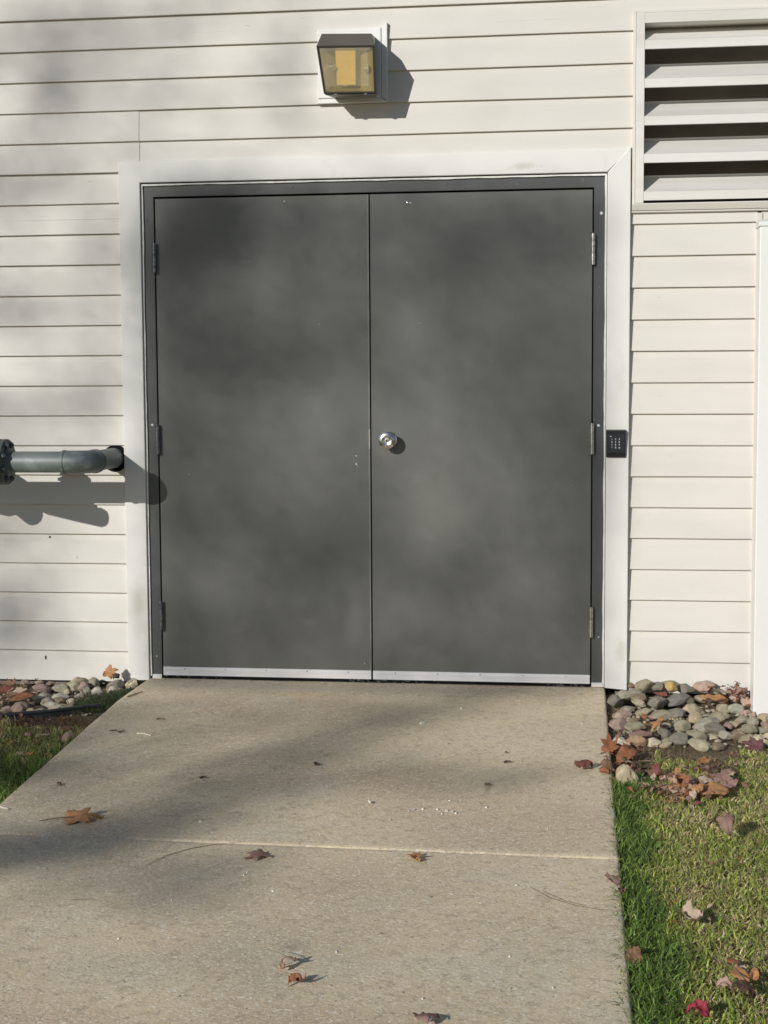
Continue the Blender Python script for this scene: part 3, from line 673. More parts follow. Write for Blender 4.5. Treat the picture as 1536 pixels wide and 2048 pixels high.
# ------------------------------------------------------------------ river stones
def stone_mesh(seed, ang=0.0):
    bm = bmesh.new(); bmesh.ops.create_icosphere(bm, subdivisions=4, radius=1)
    o_ = Vector((seed*7.3, seed*3.1, seed))
    planes = []
    rr = random.Random(seed)
    for i in range(int(ang)):
        planes.append((Vector((rr.uniform(-1, 1), rr.uniform(-1, 1), rr.uniform(-1, 1))).normalized(), rr.uniform(.62, .85)))
    for v in bm.verts:
        d = v.co.normalized(); r = 1 + .34*noise.noise(d*.9 + o_) + .15*noise.noise(d*2.0 + o_) + .045*noise.noise(d*6 + o_)
        p = d * r
        for n_, h_ in planes:
            e = p.dot(n_) - h_
            if e > 0: p -= n_ * e * .85
        v.co = p
    me = bpy.data.meshes.new('river_stone'); bm.to_mesh(me); bm.free(); me.materials.append(m_stone)
    me.polygons.foreach_set('use_smooth', [True]*len(me.polygons)); return me
ROUND = [stone_mesh(i+1, 4) for i in range(9)]; ANG = [stone_mesh(i+20, 10) for i in range(5)]
SC = dict(olive=(.42, .37, .25), grey=(.38, .345, .265), slate=(.27, .245, .195), bluegrey=(.20, .19, .17), dark=(.22, .20, .16), tan=(.50, .41, .27),
          yellow=(.66, .47, .17), cream=(.66, .57, .40), pink=(.50, .36, .28), mauve=(.37, .265, .22), light=(.54, .50, .40), orange=(.50, .33, .20), brown=(.30, .23, .155))
CW = dict(olive='olive grey', grey='mid grey', slate='slate grey', bluegrey='dark bluish grey', dark='dark grey', tan='tan', yellow='bright yellow ochre', cream='pale cream', pink='dusty pink', mauve='mauve brown', light='light grey', orange='orange tan', brown='brown')
ORD = ['first', 'second', 'third', 'fourth', 'fifth', 'sixth', 'seventh', 'eighth', 'ninth', 'tenth', 'eleventh', 'twelfth', 'thirteenth', 'fourteenth', 'fifteenth', 'sixteenth', 'seventeenth']
def put_stone(u, v, w_, h_, c, label, group, bed, ang=False, off=-.028, tilt=.25, lift=0.0, front=False):
    "u,v = centre in the photo, w_,h_ = size there"
    wid = w_ / 505.0; hei = h_ / 505.0 * .92
    base = spot(u, v + h_*.5, off + lift)
    dep = max(min(wid * random.uniform(.75, 1.0), .085), .02)
    rr = random.Random(int(u*7 + v*13))
    me = rr.choice(ANG if (ang or rr.random() < .25) else ROUND)
    o = bpy.data.objects.new('river_stone', me); COL.objects.link(o)
    o.scale = (wid*.58, dep*.60, hei*.61)
    o.rotation_euler = (rr.uniform(-tilt, tilt)*.6, rr.uniform(-tilt, tilt), rr.uniform(-.5, .5))
    o.location = (base.x, base.y + dep*.42 - (.08 if front else 0), base.z + hei*.42 + lift + (.012 if front else 0))
    cc = SC[c]; k = rr.uniform(.98, 1.25); o.color = (cc[0]*k, cc[1]*k, cc[2]*k, 1)
    tag(o, label, 'stone', group)
right_rows = [
 ('back', 'row against the siding', [(280,218,80,50,'brown'),(405,215,155,125,'olive'),(545,160,130,90,'grey'),(530,232,125,70,'slate'),(655,215,170,90,'grey'),(705,170,175,85,'olive'),(645,222,110,105,'yellow'),(775,250,155,95,'slate'),(950,238,190,90,'pink'),(1110,285,125,60,'grey')]),
 ('second', 'second row', [(135,345,120,120,'dark'),(215,300,160,105,'grey'),(335,278,160,60,'grey'),(355,325,165,65,'brown'),(362,370,125,55,'cream'),(520,358,140,110,'slate'),(690,348,230,85,'bluegrey'),(800,345,110,70,'dark'),(930,330,110,55,'tan')]),
 ('third', 'third row', [(250,412,145,65,'grey'),(200,462,155,90,'pink'),(405,435,145,80,'olive'),(545,470,175,75,'olive'),(700,455,155,100,'slate'),(850,412,195,112,'tan'),(875,505,135,115,'tan'),(990,478,115,60,'grey'),(1095,475,160,95,'olive'),(1135,402,130,90,'olive'),(1250,408,160,80,'light'),(1325,442,95,50,'pink'),(1410,455,45,55,'pink'),(1500,492,110,100,'tan')]),
 ('fourth', 'fourth row', [(160,550,148,118,'mauve'),(300,512,95,48,'brown'),(325,575,195,85,'olive'),(620,562,100,55,'grey'),(735,558,150,100,'olive'),(970,560,205,105,'grey'),(1065,598,175,95,'slate'),(1180,560,100,60,'mauve'),(1240,548,125,60,'tan'),(1295,512,125,70,'olive'),(1405,528,100,85,'grey'),(1370,598,145,98,'olive'),(1490,605,110,65,'grey'),(1515,552,80,50,'mauve')]),
 ('front', 'front row', [(195,705,130,72,'light'),(335,712,155,92,'orange'),(480,715,120,78,'cream'),(600,638,135,92,'dark'),(605,705,115,52,'olive'),(720,690,155,112,'slate'),(590,738,115,42,'tan'),(870,662,165,98,'olive'),(1020,664,125,40,'cream'),(920,752,180,92,'olive'),(1145,652,110,75,'grey'),(1075,752,130,62,'brown'),(1260,645,125,92,'brown'),(1340,688,120,60,'tan'),(1455,690,110,85,'cream'),(1490,720,100,55,'cream'),(1530,660,60,70,'cream')])]
angular = {(645,222),(720,690),(1455,690),(480,715),(600,638),(1260,645),(775,250),(520,358)}
for rn, rt_, L_ in right_rows:
    L_ = sorted(L_)
    for i, (x, y, w_, h_, c) in enumerate(L_):
        size = 'small' if w_ < 100 else ('large' if w_ > 160 else 'medium')
        put_stone(1200 + x/4.571, 1330 + y/4.571, w_/4.571, h_/4.571, c, f'{CW[c]} stone, {ORD[i]} from the slab in the {rt_}, right bed', 'river stones in the right-hand bed', 0, (x, y) in angular, lift=.016 if rn == 'back' else (.008 if rn == 'second' else 0), front=c == 'yellow')
# stones of the bed that lie just outside the picture on the right
for i in range(26):
    c = random.choice(['olive', 'grey', 'slate', 'tan', 'light', 'mauve']); x = 2.50 + .09*(i % 7) + random.uniform(-.02, .02); y = -.12 - .15*(i//7) + random.uniform(-.03, .03)
    if abs(x-2.52) < .09 and abs(y+.27) < .1: continue
    rr = random.Random(i); o = bpy.data.objects.new('river_stone', rr.choice(ROUND)); COL.objects.link(o)
    o.scale = (rr.uniform(.025, .04), rr.uniform(.022, .034), rr.uniform(.014, .022)); o.rotation_euler = (rr.uniform(-.2, .2), rr.uniform(-.2, .2), rr.uniform(0, 3)); o.location = (x, y, gz(y, -.015)); o.color = (*SC[c], 1)
    tag(o, 'rounded river stone of the right bed lying beyond the white post', 'stone', 'river stones beyond the white post')
put_stone(1200+240/4.571, 1480+355/4.571, 34, 44, 'tan', 'big upright tan stone at the slab edge by the grass', 'river stones in the right-hand bed', 0, off=-.03, tilt=.12)
left_rows = [
 ('back', 'row against the siding', [(240,170,95,60,'mauve'),(370,165,100,45,'olive'),(470,175,90,45,'brown'),(730,172,205,130,'olive'),(890,172,115,105,'grey'),(1090,188,160,95,'slate'),(1265,115,85,70,'dark'),(1250,180,115,105,'cream')]),
 ('second', 'second row', [(380,232,165,95,'mauve'),(565,225,165,85,'grey'),(695,205,115,105,'olive'),(790,205,120,98,'mauve'),(835,250,80,65,'grey'),(915,258,108,118,'light'),(1075,238,95,65,'light'),(1150,245,95,60,'grey'),(640,255,90,60,'olive')]),
 ('third', 'third row', [(400,305,165,85,'grey'),(350,328,75,65,'cream'),(560,305,155,80,'light'),(565,345,120,62,'brown'),(450,352,135,80,'grey'),(672,352,85,62,'cream'),(760,300,110,55,'grey'),(100,330,110,60,'brown'),(12,365,45,50,'pink'),(840,335,90,50,'olive')]),
 ('front', 'front row by the edging', [(170,415,145,120,'mauve'),(255,402,115,85,'brown'),(292,438,90,70,'tan'),(370,452,135,52,'grey'),(205,478,110,42,'grey'),(60,422,90,65,'mauve'),(40,492,95,42,'mauve'),(480,388,135,62,'light'),(490,432,145,58,'cream'),(590,402,95,45,'pink'),(640,418,155,62,'slate')])]
for rn, rt_, L_ in left_rows:
    L_ = sorted(L_)
    for i, (x, y, w_, h_, c) in enumerate(L_):
        size = 'small' if w_ < 100 else ('large' if w_ > 155 else 'medium')
        put_stone(x/4.8, 1330 + y/4.8, w_/4.8, h_/4.8, c, f'{CW[c]} stone, {ORD[i]} from the left in the {rt_}, left bed', 'river stones in the left-hand bed', 0, (x, y) in {(1265,115), (1250,180), (292,438)}, off=-.035)
put_stone(634/4.8, 1330+705/4.8, 20, 23, 'pink', 'lone pink stone at the slab edge below the left bed', 'river stones in the left-hand bed', 0, off=-.03)
for i in range(60):
    c = random.choice(['olive', 'grey', 'slate', 'tan', 'light', 'mauve']); x = -.86 - .09*(i % 12) + random.uniform(-.02, .02); y = -.08 - .12*(i//12) + random.uniform(-.03, .03)
    rr = random.Random(i+90); o = bpy.data.objects.new('river_stone', rr.choice(ROUND)); COL.objects.link(o)
    o.scale = (rr.uniform(.025, .04), rr.uniform(.022, .034), rr.uniform(.014, .022)); o.rotation_euler = (rr.uniform(-.2, .2), rr.uniform(-.2, .2), rr.uniform(0, 3)); o.location = (x, y, gz(y, -.028)); o.color = (*SC[c], 1)
    tag(o, 'rounded river stone of the left bed, under the supply pipe', 'stone', 'river stones under the supply pipe')

# grit that fills the gaps between the stones
def grit(n, x0, x1, y0, y1, off, label, seed):
    rr = random.Random(seed); mb = MB(); bm = bmesh.new(); bmesh.ops.create_icosphere(bm, subdivisions=1, radius=1); V0 = [v.co.copy() for v in bm.verts]; F0 = [tuple(v.index for v in f.verts) for f in bm.faces]; bm.free()
    for i in range(n):
        x = rr.uniform(x0, x1); y = rr.uniform(y0, y1); s_ = rr.uniform(.005, .013); R_ = Matrix.Rotation(rr.uniform(0, 6), 3, 'Z') @ Matrix.Rotation(rr.uniform(-.4, .4), 3, 'X')
        sc = (rr.uniform(.8, 1.5), rr.uniform(.6, 1), rr.uniform(.4, .8))
        mb.add([(R_ @ Vector((v.x*sc[0]*rr.uniform(.85, 1.1), v.y*sc[1], v.z*sc[2]))) * s_ + Vector((x, y, gz(y, off) + s_*.3)) for v in V0], F0)
    o = mb.build('gravel', m_stone, smooth=True, angle=60); o.color = (.40, .34, .24, 1); tag(o, label, 'gravel', kind='stuff')
grit(520, 1.91, 2.75, -.84, -.03, -.026, 'tan grit and small gravel between the stones of the right bed', 3)
grit(420, -1.2, -.12, -.56, -.03, -.040, 'tan grit and small gravel between the stones of the left bed', 4)
# ------------------------------------------------------------------ garden edging
mb = MB(); E0 = [(-1.9, -.80), (-1.2, -.76), (-.75, -.72), (-.47, -.655), (-.30, -.575), (-.20, -.50), (-.13, -.45)]
P_ = [Vector((x, y, gz(y, -.012))) for x, y in E0]; Q = []
for a, b in zip(P_[:-1], P_[1:]):
    for k in range(5): Q.append(a.lerp(b, k/5))
Q.append(P_[-1]); mb.tube(Q, .0075, 12)
vs = []
for q in Q: vs += [(q.x, q.y-.0015, q.z), (q.x, q.y+.0015, q.z), (q.x, q.y+.0015, q.z-.06), (q.x, q.y-.0015, q.z-.06)]
mb.add(vs, [(4*i+a, 4*i+(a+1) % 4, 4*i+4+(a+1) % 4, 4*i+4+a) for i in range(len(Q)-1) for a in range(4)])
tag(mb.build('garden_edging', m_edging, smooth=True), 'black plastic garden edging between the left stone bed and the grass', 'edging')

# ------------------------------------------------------------------ fallen leaves
def outline(kind, th):
    c = math.cos(th); s = math.sin(th)
    if kind == 'oval':
        return (c * 1.0, s * .56 * (1 - .25*c))
    if kind == 'strip':
        return (c * 1.0, s * .22)
    # lobed: maple-like, deep sinuses
    a = abs((math.degrees(th) + 180) % 360 - 180)
    K = [(0, 1.0), (9, .80), (13, .72), (24, .42), (35, .66), (39, .62), (47, .92), (54, .66), (60, .64), (74, .36), (92, .58), (106, .66), (118, .50), (138, .34), (160, .38), (180, .22)]
    for (a0, r0), (a1, r1) in zip(K[:-1], K[1:]):
        if a0 <= a <= a1: r = r0 + (r1-r0)*(a-a0)/(a1-a0); break
    return (c*r*1.12, s*r*(.9 if kind == 'maple' else .6))
def leaf_mesh(kind, curl, fold, seed):
    R_, SG = 6, 80; rr = random.Random(seed); ph = rr.uniform(0, 6.28); o_ = Vector((seed*1.7, seed*2.3, 0)); vs = [(0, 0, 0)]; fs = []
    for r in range(1, R_+1):
        for k in range(SG):
            th = 2*math.pi*k/SG; x, y = outline(kind, th); x *= r/R_; y *= r/R_
            vs.append((x, y, 0))
    out = []
    for x, y, z in vs:
        d = math.hypot(x, y)
        z = fold*abs(y)*.8 + curl*(.55*x*x*math.cos(ph) + .9*y*y*math.sin(ph+.8)) + curl*.40*noise.noise(Vector((x*1.8, y*1.8, 0))+o_)*d*1.6 + (.10 + .10*curl)*noise.noise(Vector((x*4, y*4, 3))+o_)*d
        k = 1 / (1 + .35*curl*d)
        out.append((x*k, y*k, z))
    for k in range(SG): fs.append((0, 1+k, 1+(k+1) % SG))
    for r in range(R_-1):
        for k in range(SG): a = 1+r*SG; fs.append((a+k, a+SG+k, a+SG+(k+1) % SG, a+(k+1) % SG))
    me = bpy.data.meshes.new('leaf_blade'); me.from_pydata(out, [], fs); me.update(); me.materials.append(m_leaf)
    me.polygons.foreach_set('use_smooth', [True]*len(me.polygons)); return me
LC = dict(rust=(.36, .15, .075), orange=(.50, .26, .12), brown=(.25, .145, .09), tan=(.52, .37, .23), pink=(.56, .38, .30), purple=(.20, .095, .095), mauve=(.36, .22, .18), red=(.40, .06, .08), pale=(.60, .46, .36), dark=(.12, .075, .05), darkred=(.27, .10, .075), wood=(.34, .25, .16))
def put_leaf(u, v, w_, h_, kind, c, label, group=None, off=0.0, yaw=None, stem=None, tilt=0.0, lift=0.0, curl=None):
    rr = random.Random(int(u*3 + v*11)); W_ = w_/505.0*(6.2/max(2.5, (spot(u, v) - EYE).length)) ** -1 if False else w_ / (FPX / max(2.5, (spot(u, v) - EYE).length))
    Hm = h_ / (FPX / max(2.5, (spot(u, v) - EYE).length))
    if curl is None: curl = min(1.3, max(.18, 2.0 * (Hm / W_ - .2)))
    me = leaf_mesh(kind, curl, rr.uniform(.05, .35), int(u*5+v))
    yaw = rr.uniform(0, 6.28) if yaw is None else yaw
    rot = Matrix.Rotation(tilt, 4, 'X') @ Matrix.Rotation(rr.uniform(-.15, .15), 4, 'Y') @ Matrix.Rotation(yaw, 4, 'Z')
    P = [rot @ v_.co for v_ in me.vertices]
    ex_ = max(p.x for p in P) - min(p.x for p in P); s_ = W_ / ex_
    zmin = min(p.z for p in P) * s_; zmax = max(p.z for p in P) * s_
    base = spot(u, v + h_*.35, off)
    o = bpy.data.objects.new('fallen_leaf', me); COL.objects.link(o)
    o.matrix_world = Matrix.Translation((base.x, base.y, base.z - zmin + .001 + lift)) @ rot @ Matrix.Scale(s_, 4)
    cc = LC[c]; k = rr.uniform(.9, 1.12); o.color = (cc[0]*k, cc[1]*k, cc[2]*k, 1)
    so = o.modifiers.new('thick', 'SOLIDIFY'); so.thickness = .0006 / s_
    tag(o, label, 'leaf', group)
    if stem:
        mb = MB(); dx, dy = stem; q = [Vector((0, 0, .02))]
        for i in range(1, 7): t_ = i/6; q.append(Vector((dx*t_, dy*t_ + .08*math.sin(t_*3), .02 + .12*math.sin(t_*2.6)*curl)))
        st = mb.tube(q, [.022*(1-.4*i/6) for i in range(7)], 6).build('stem', m_twig); st.parent = o
    return o
GS = 'fallen leaves on the slab'; GG = 'fallen leaves in the right-hand grass'; GR = 'leaves blown against the siding at right'; GP = 'leaf pile at the edge of the right bed'; GB = 'leaves among the stones'; GL = 'leaves in the left bed and grass'
put_leaf(148, 1630, 78, 32, 'maple', 'orange', 'largest orange brown lobed leaf, on the slab near its left edge', GS, yaw=.3, curl=.35, tilt=.22, stem=(-1.6, .1))
put_leaf(523, 1707, 50, 20, 'maple', 'mauve', 'crumpled brown leaf on the slab just below the joint, left of centre', GS)
put_leaf(828, 1706, 38, 30, 'maple', 'orange', 'small orange tan leaf with a long stem lying on the slab joint', GS, yaw=-1, curl=.5, stem=(1.6, -.5))
put_leaf(578, 1925, 34, 34, 'maple', 'pale', 'ragged pale leaf with a long thin stem near the slab bottom', GS, yaw=2.2, stem=(1.9, .6))
put_leaf(562, 1938, 16, 14, 'oval', 'tan', 'little tan scrap of leaf beside the ragged pale one', GS)
put_leaf(594, 1965, 34, 22, 'oval', 'rust', 'curled oval rust brown leaf below the ragged pale one', GS, curl=1.3, yaw=.2)
put_leaf(846, 2040, 54, 28, 'maple', 'mauve', 'mauve brown leaf at the bottom edge of the photo', GS, yaw=.8)
put_leaf(1168, 1531, 36, 22, 'oval', 'darkred', 'dark red leaf alone on the slab left of the leaf pile', GS, curl=.7)
put_leaf(1232, 1757, 32, 26, 'maple', 'mauve', 'mauve leaf on the slab edge below the joint', GS)
put_leaf(1268, 1918, 28, 36, 'oval', 'brown', 'brown leaf standing upright against the slab edge in the grass', GG, tilt=1.1, off=-.02)
put_leaf(1243, 1781, 15, 14, 'oval', 'brown', 'small brown scrap as a shadow blot just below the mauve leaf at the slab edge', GS)  # brown piece stands in for a dark shadow blot, not a leaf
put_leaf(1452, 1660, 34, 26, 'oval', 'mauve', 'mauve brown leaf in the grass below the leaf pile', GG, tilt=.3)
put_leaf(1420, 1722, 20, 20, 'strip', 'orange', 'small orange leaf in the upper grass', GG, tilt=.1, yaw=.4)
put_leaf(1384, 1824, 36, 42, 'oval', 'pale', 'pale tan leaf propped upright in the middle of the grass', GG, tilt=.45, yaw=2.2)
put_leaf(1452, 1973, 32, 26, 'oval', 'pink', 'pinkish round leaf left of the twig cluster in the lower grass', GG, tilt=.5)
put_leaf(1397, 2022, 42, 32, 'oval', 'red', 'bright crimson leaf in the lower grass', GG, tilt=.35, yaw=-.4)
put_leaf(1480, 1955, 36, 18, 'oval', 'orange', 'tan orange leaf in the twig cluster of the lower grass', GG, tilt=.5)
put_leaf(1509, 1946, 16, 40, 'oval', 'orange', 'narrow orange leaf standing up in the lower grass', GG, tilt=1.2, yaw=1.5)
put_leaf(1488, 1985, 40, 24, 'oval', 'dark', 'dark brown leaf under the twig cluster in the lower grass', GG, tilt=.3)
put_leaf(1528, 2024, 30, 16, 'strip', 'tan', 'tan strip of leaf at the right edge of the lower grass', GG)
put_leaf(1481, 1948, 20, 10, 'oval', 'pale', 'pale curled leaf tip above the tan orange leaf in the grass', GG, tilt=.4)
put_leaf(1462, 1925, 30, 16, 'maple', 'rust', 'thin rust leaf lying in dry grass above the twig cluster', GG)
cr = lambda x, y: (1200 + x/4.571, 1480 + y/4.571)
pile = [(90,85,150,75,'maple','rust','rust red leaf on the slab corner at the top of the pile'),(150,115,90,40,'oval','darkred','dark red leaf tucked under the rust red one by the slab'),(240,175,170,75,'oval','rust','rust leaf beside the slab, above the upright tan stone'),(300,215,140,40,'strip','pale','pale rolled leaf across the rust one above the upright stone'),
 (410,190,110,28,'strip','wood','dry tan strip right of the rolled leaf'),(70,250,130,95,'maple','brown','brown lobed leaf overlapping the slab left of the upright stone'),(40,295,90,50,'oval','rust','orange brown leaf flat on the slab left of the upright stone'),(110,350,90,26,'strip','pale','pale thin leaf on the slab beside the upright stone foot'),(330,375,60,40,'oval','orange','small orange leaf touching the upright stone on the right'),
 (440,320,100,75,'oval','brown','brown leaf right of the upright stone'),(510,335,110,70,'maple','darkred','dark red leaf between the upright stone and the main pile'),(575,400,60,55,'oval','pink','small pinkish leaf at the left end of the main pile'),(690,315,85,50,'oval','orange','bright orange leaf above the main pile'),(640,350,100,60,'maple','brown','brown lobed leaf under the bright orange one'),
 (670,400,120,85,'maple','tan','tan orange lobed leaf at the left of the main pile'),(740,440,110,110,'oval','rust','rust brown leaf curling down the main pile'),(690,500,90,110,'maple','brown','brown crumpled leaf low in the main pile'),(760,500,80,110,'oval','mauve','mauve crumpled leaf low in the main pile'),(830,490,60,50,'oval','pink','pink leaf scrap in the middle of the main pile'),
 (810,430,130,24,'strip','pale','pale twig like leaf strip across the main pile'),(800,365,80,40,'oval','rust','small rust leaf above the pale strip'),(945,390,160,80,'oval','pale','pale pinkish oval leaf on top of the main pile'),(1010,500,290,105,'oval','orange','largest orange leaf at the front of the main pile'),(890,535,100,55,'oval','orange','small orange leaf at the lower left of the largest orange one'),
 (850,565,60,40,'oval','pale','pale leaf scrap below the main pile'),(900,605,80,60,'maple','darkred','dark red leaf sunk in the grass below the main pile'),(945,205,110,60,'oval','orange','orange leaf on bare soil above the purple leaves'),(1030,190,80,35,'maple','brown','brown leaf scrap right of the orange one on bare soil'),
 (930,275,130,50,'oval','purple','dark purple leaf at the left of the purple group'),(1060,280,150,65,'maple','purple','dark purple lobed leaf in the middle of the purple group'),(1180,305,150,80,'oval','mauve','purple brown leaf at the right of the purple group'),(1170,365,95,60,'maple','tan','tan leaf between the purple group and the mauve leaf'),
 (1110,420,170,70,'maple','mauve','mauve lobed leaf behind the big mauve oval'),(1185,450,150,80,'oval','mauve','big mauve oval leaf at the right end of the main pile'),(1440,85,180,60,'maple','purple','dark purple leaf on soil at the right edge of the photo'),(1320,172,110,25,'strip','dark','thin dark leaf on the bare soil at right'),(1440,170,70,50,'strip','tan','tan dry leaf standing in grass at right')]
for x, y, w_, h_, k, c, lb in pile:
    u, v = cr(x, y); on = x < 100
    put_leaf(u, v, w_/4.571*1.12, h_/4.571*1.1, k, c, lb, GP, off=(0.0 if on else -.022), tilt=(.35 + random.uniform(-.2, .4)) if k != 'strip' else .05, yaw=(.1 if k == 'strip' else None), lift=(.010 if 560 < x < 1250 and y > 350 else .002))
ca = lambda x, y: (1200 + x/4.571, 1330 + y/4.571)
for x, y, w_, h_, k, c, lb, g_ in [
 (1110,175,110,110,'maple','mauve','mauve leaf standing highest against the siding at right',GR),(1180,180,90,100,'maple','mauve','mauve leaf standing just right of the highest one',GR),(1235,215,90,70,'oval','rust','rust leaf low between the standing leaves by the siding',GR),(1310,195,70,90,'oval','orange','orange leaf standing at the right of the siding group',GR),
 (1355,215,80,110,'oval','darkred','dark red leaf standing last on the right by the siding',GR),(1200,270,120,80,'maple','pink','pinkish leaf at the foot of the siding group',GR),(1290,280,150,110,'maple','mauve','broad mauve leaf in front of the siding group',GR),(1370,300,70,120,'oval','darkred','reddish leaf leaning by the white post foot',GR),
 (1215,320,70,80,'oval','pale','pale leaf below the pinkish one in the siding group',GR),(1320,350,120,70,'maple','pink','pink leaf lowest in the siding group',GR),(1390,370,50,30,'oval','pale','tiny pale leaf by the white post foot',GR),(1050,325,230,75,'oval','orange','long orange brown leaf on the stones below the siding group',GB),(1100,355,130,40,'strip','dark','dark underside leaf beneath the long orange one',GB),
 (975,370,80,55,'oval','dark','dark curled leaf among stones left of the long orange one',GB),(550,280,120,55,'oval','darkred','dark red leaf tucked under the yellow stone',GB),(830,205,90,80,'maple','dark','dark dry leaf between the slate and pink stones',GB),(870,215,60,35,'strip','dark','dark twiggy leaf right of the dark dry leaf',GB),
 (405,490,80,55,'oval','rust','small rust leaf in the middle of the right bed',GB),(515,555,120,85,'maple','orange','light orange leaf among the stones, mid right bed',GB),(480,500,80,40,'oval','pink','pink leaf scrap above the light orange leaf',GB),(520,600,110,50,'strip','orange','orange stemmed leaf tip below the light orange leaf',GB),(380,655,200,70,'oval','mauve','mauve purple leaf lying over the orange tan stone',GB),(300,655,70,40,'oval','pink','pink leaf edge beside the mauve purple one',GB),(480,650,80,36,'maple','dark','dark leaf right of the mauve purple one',GB)]:
    u, v = ca(x, y)
    tl = 1.05 if g_ == GR and y < 260 else (.7 if g_ == GR else .3)
    put_leaf(u, v, w_/4.571, h_/4.571, k, c, lb, g_, off=-.012, tilt=tl, lift=.008 if g_ == GB else .002)
cl = lambda x, y: (x/4.8, 1330 + y/4.8)
for x, y, w_, h_, k, c, lb in [
 (1045,110,150,90,'maple','orange','orange brown leaf on the stones beside the left casing'),(1150,120,45,100,'strip','wood','grey brown leaf standing on edge by the left casing'),(1105,125,80,90,'oval','dark','dark curled leaf behind the orange brown one'),(50,255,190,60,'oval','darkred','dark reddish leaf at the left edge, near the siding'),(170,270,190,40,'oval','pale','pale brown leaf in the left bed'),
 (220,330,200,45,'oval','rust','rust brown leaf in the left bed above the mauve stone'),(110,300,120,40,'oval','brown','brown leaf between the reddish and rust ones in the left bed'),(110,190,150,50,'maple','brown','brown leaf below the siding at the left edge'),(640,620,110,40,'oval','brown','brown leaf lying above the lone pink stone'),(260,690,70,55,'oval','pink','small pinkish leaf in the dead grass at left'),
 (115,750,60,60,'oval','orange','small orange leaf in the grass at the far left'),(280,865,90,50,'oval','orange','orange leaf in the shaded left grass'),(190,860,80,45,'oval','tan','tan leaf in the shaded left grass, left of the orange one'),(410,675,150,30,'strip','pale','pale dry strip in the dead grass at left'),(60,820,120,60,'strip','mauve','mauve brown curled leaf at the far left grass'),(150,740,110,30,'strip','tan','tan leaf strip in the dead grass at left')]:
    u, v = cl(x, y); put_leaf(u, v, w_/4.8, h_/4.8, k, c, lb, GL, off=(.008 if (x > 900 and y < 150) else -.015), tilt=(1.0 if (x > 900 and y < 150) else .4) if k != 'strip' else .05, yaw=(.2 if k in ('strip', 'oval') else None), lift=.004)

# crumbled leaf bits that fill the piles, past counting
def litter(n, area, cols, off, hmax, name, label, smin=.004, smax=.012):
    mb = MB(); rr = random.Random(len(label)); cl_ = []
    for i in range(n):
        u, v = area(rr); p = spot(u, v, off); s_ = rr.uniform(smin, smax); a = Vector((rr.gauss(0, 1), rr.gauss(0, 1), rr.gauss(0, .5))).normalized(); b = a.cross(Vector((rr.gauss(0, .5), rr.gauss(0, .5), 1))).normalized()
        c_ = p + Vector((0, 0, rr.uniform(.002, hmax))); k = a.cross(b) * s_ * rr.uniform(-.5, .5)
        mb.add([c_ - a*s_, c_ - a*s_*.2 + b*s_*.7 + k, c_ + a*s_*.7 + b*s_*.3, c_ + a*s_ - k*.5, c_ + a*s_*.1 - b*s_*.6 + k, c_ - a*s_*.5 - b*s_*.5], [(0, 1, 2), (0, 2, 3), (0, 3, 4), (0, 4, 5)])
        q = LC[rr.choice(cols)]; kk = rr.uniform(.7, 1.15); cl_ += [(q[0]*kk, q[1]*kk, q[2]*kk, 1)] * 6
    o = mb.build(name, m_grass); at = o.data.attributes.new('tint', 'FLOAT_COLOR', 'POINT'); at.data.foreach_set('color', np.array(cl_, dtype=np.float32).reshape(-1))
    tag(o, label, 'leaf litter', kind='stuff')
def ell(cx, cy, a, b): return lambda r: (cx + r.gauss(0, a), cy + r.gauss(0, b))
litter(260, ell(1362, 1588, 42, 11), ['brown', 'rust', 'mauve', 'pink', 'brown', 'orange', 'tan', 'mauve'], -.024, .032, 'leaf_litter', 'crumbled brown leaf bits under the main leaf pile in the grass', .006, .017)
litter(110, ell(1430, 1545, 30, 8), ['purple', 'dark', 'mauve', 'brown'], -.024, .03, 'leaf_litter', 'crumbled purple leaf bits around the purple leaves')
litter(120, ell(1245, 1530, 20, 18), ['rust', 'brown', 'dark', 'darkred'], -.022, .03, 'leaf_litter', 'crumbled rust leaf bits beside the slab corner stone')
litter(150, ell(1480, 1392, 26, 12), ['mauve', 'pink', 'darkred', 'rust', 'dark'], -.02, .06, 'leaf_litter', 'crumbled reddish leaf bits against the siding at right', .006, .016)
litter(110, lambda r: (r.uniform(-60, 90), r.uniform(1368, 1415)), ['brown', 'brown', 'mauve', 'dark', 'tan'], -.03, .03, 'leaf_litter', 'crumbled brown leaf bits over the left stones')
litter(260, lambda r: (r.uniform(-60, 150), r.uniform(1440, 1510)), ['brown', 'rust', 'mauve', 'dark', 'tan'], -.032, .02, 'leaf_litter', 'crumbled leaf bits in the dead grass at left', .004, .012)
litter(150, lambda r: (r.uniform(1290, 1536), r.uniform(1515, 2040)), ['brown', 'tan', 'rust', 'pale'], -.026, .03, 'leaf_litter', 'small leaf crumbs scattered through the right grass', .003, .009)
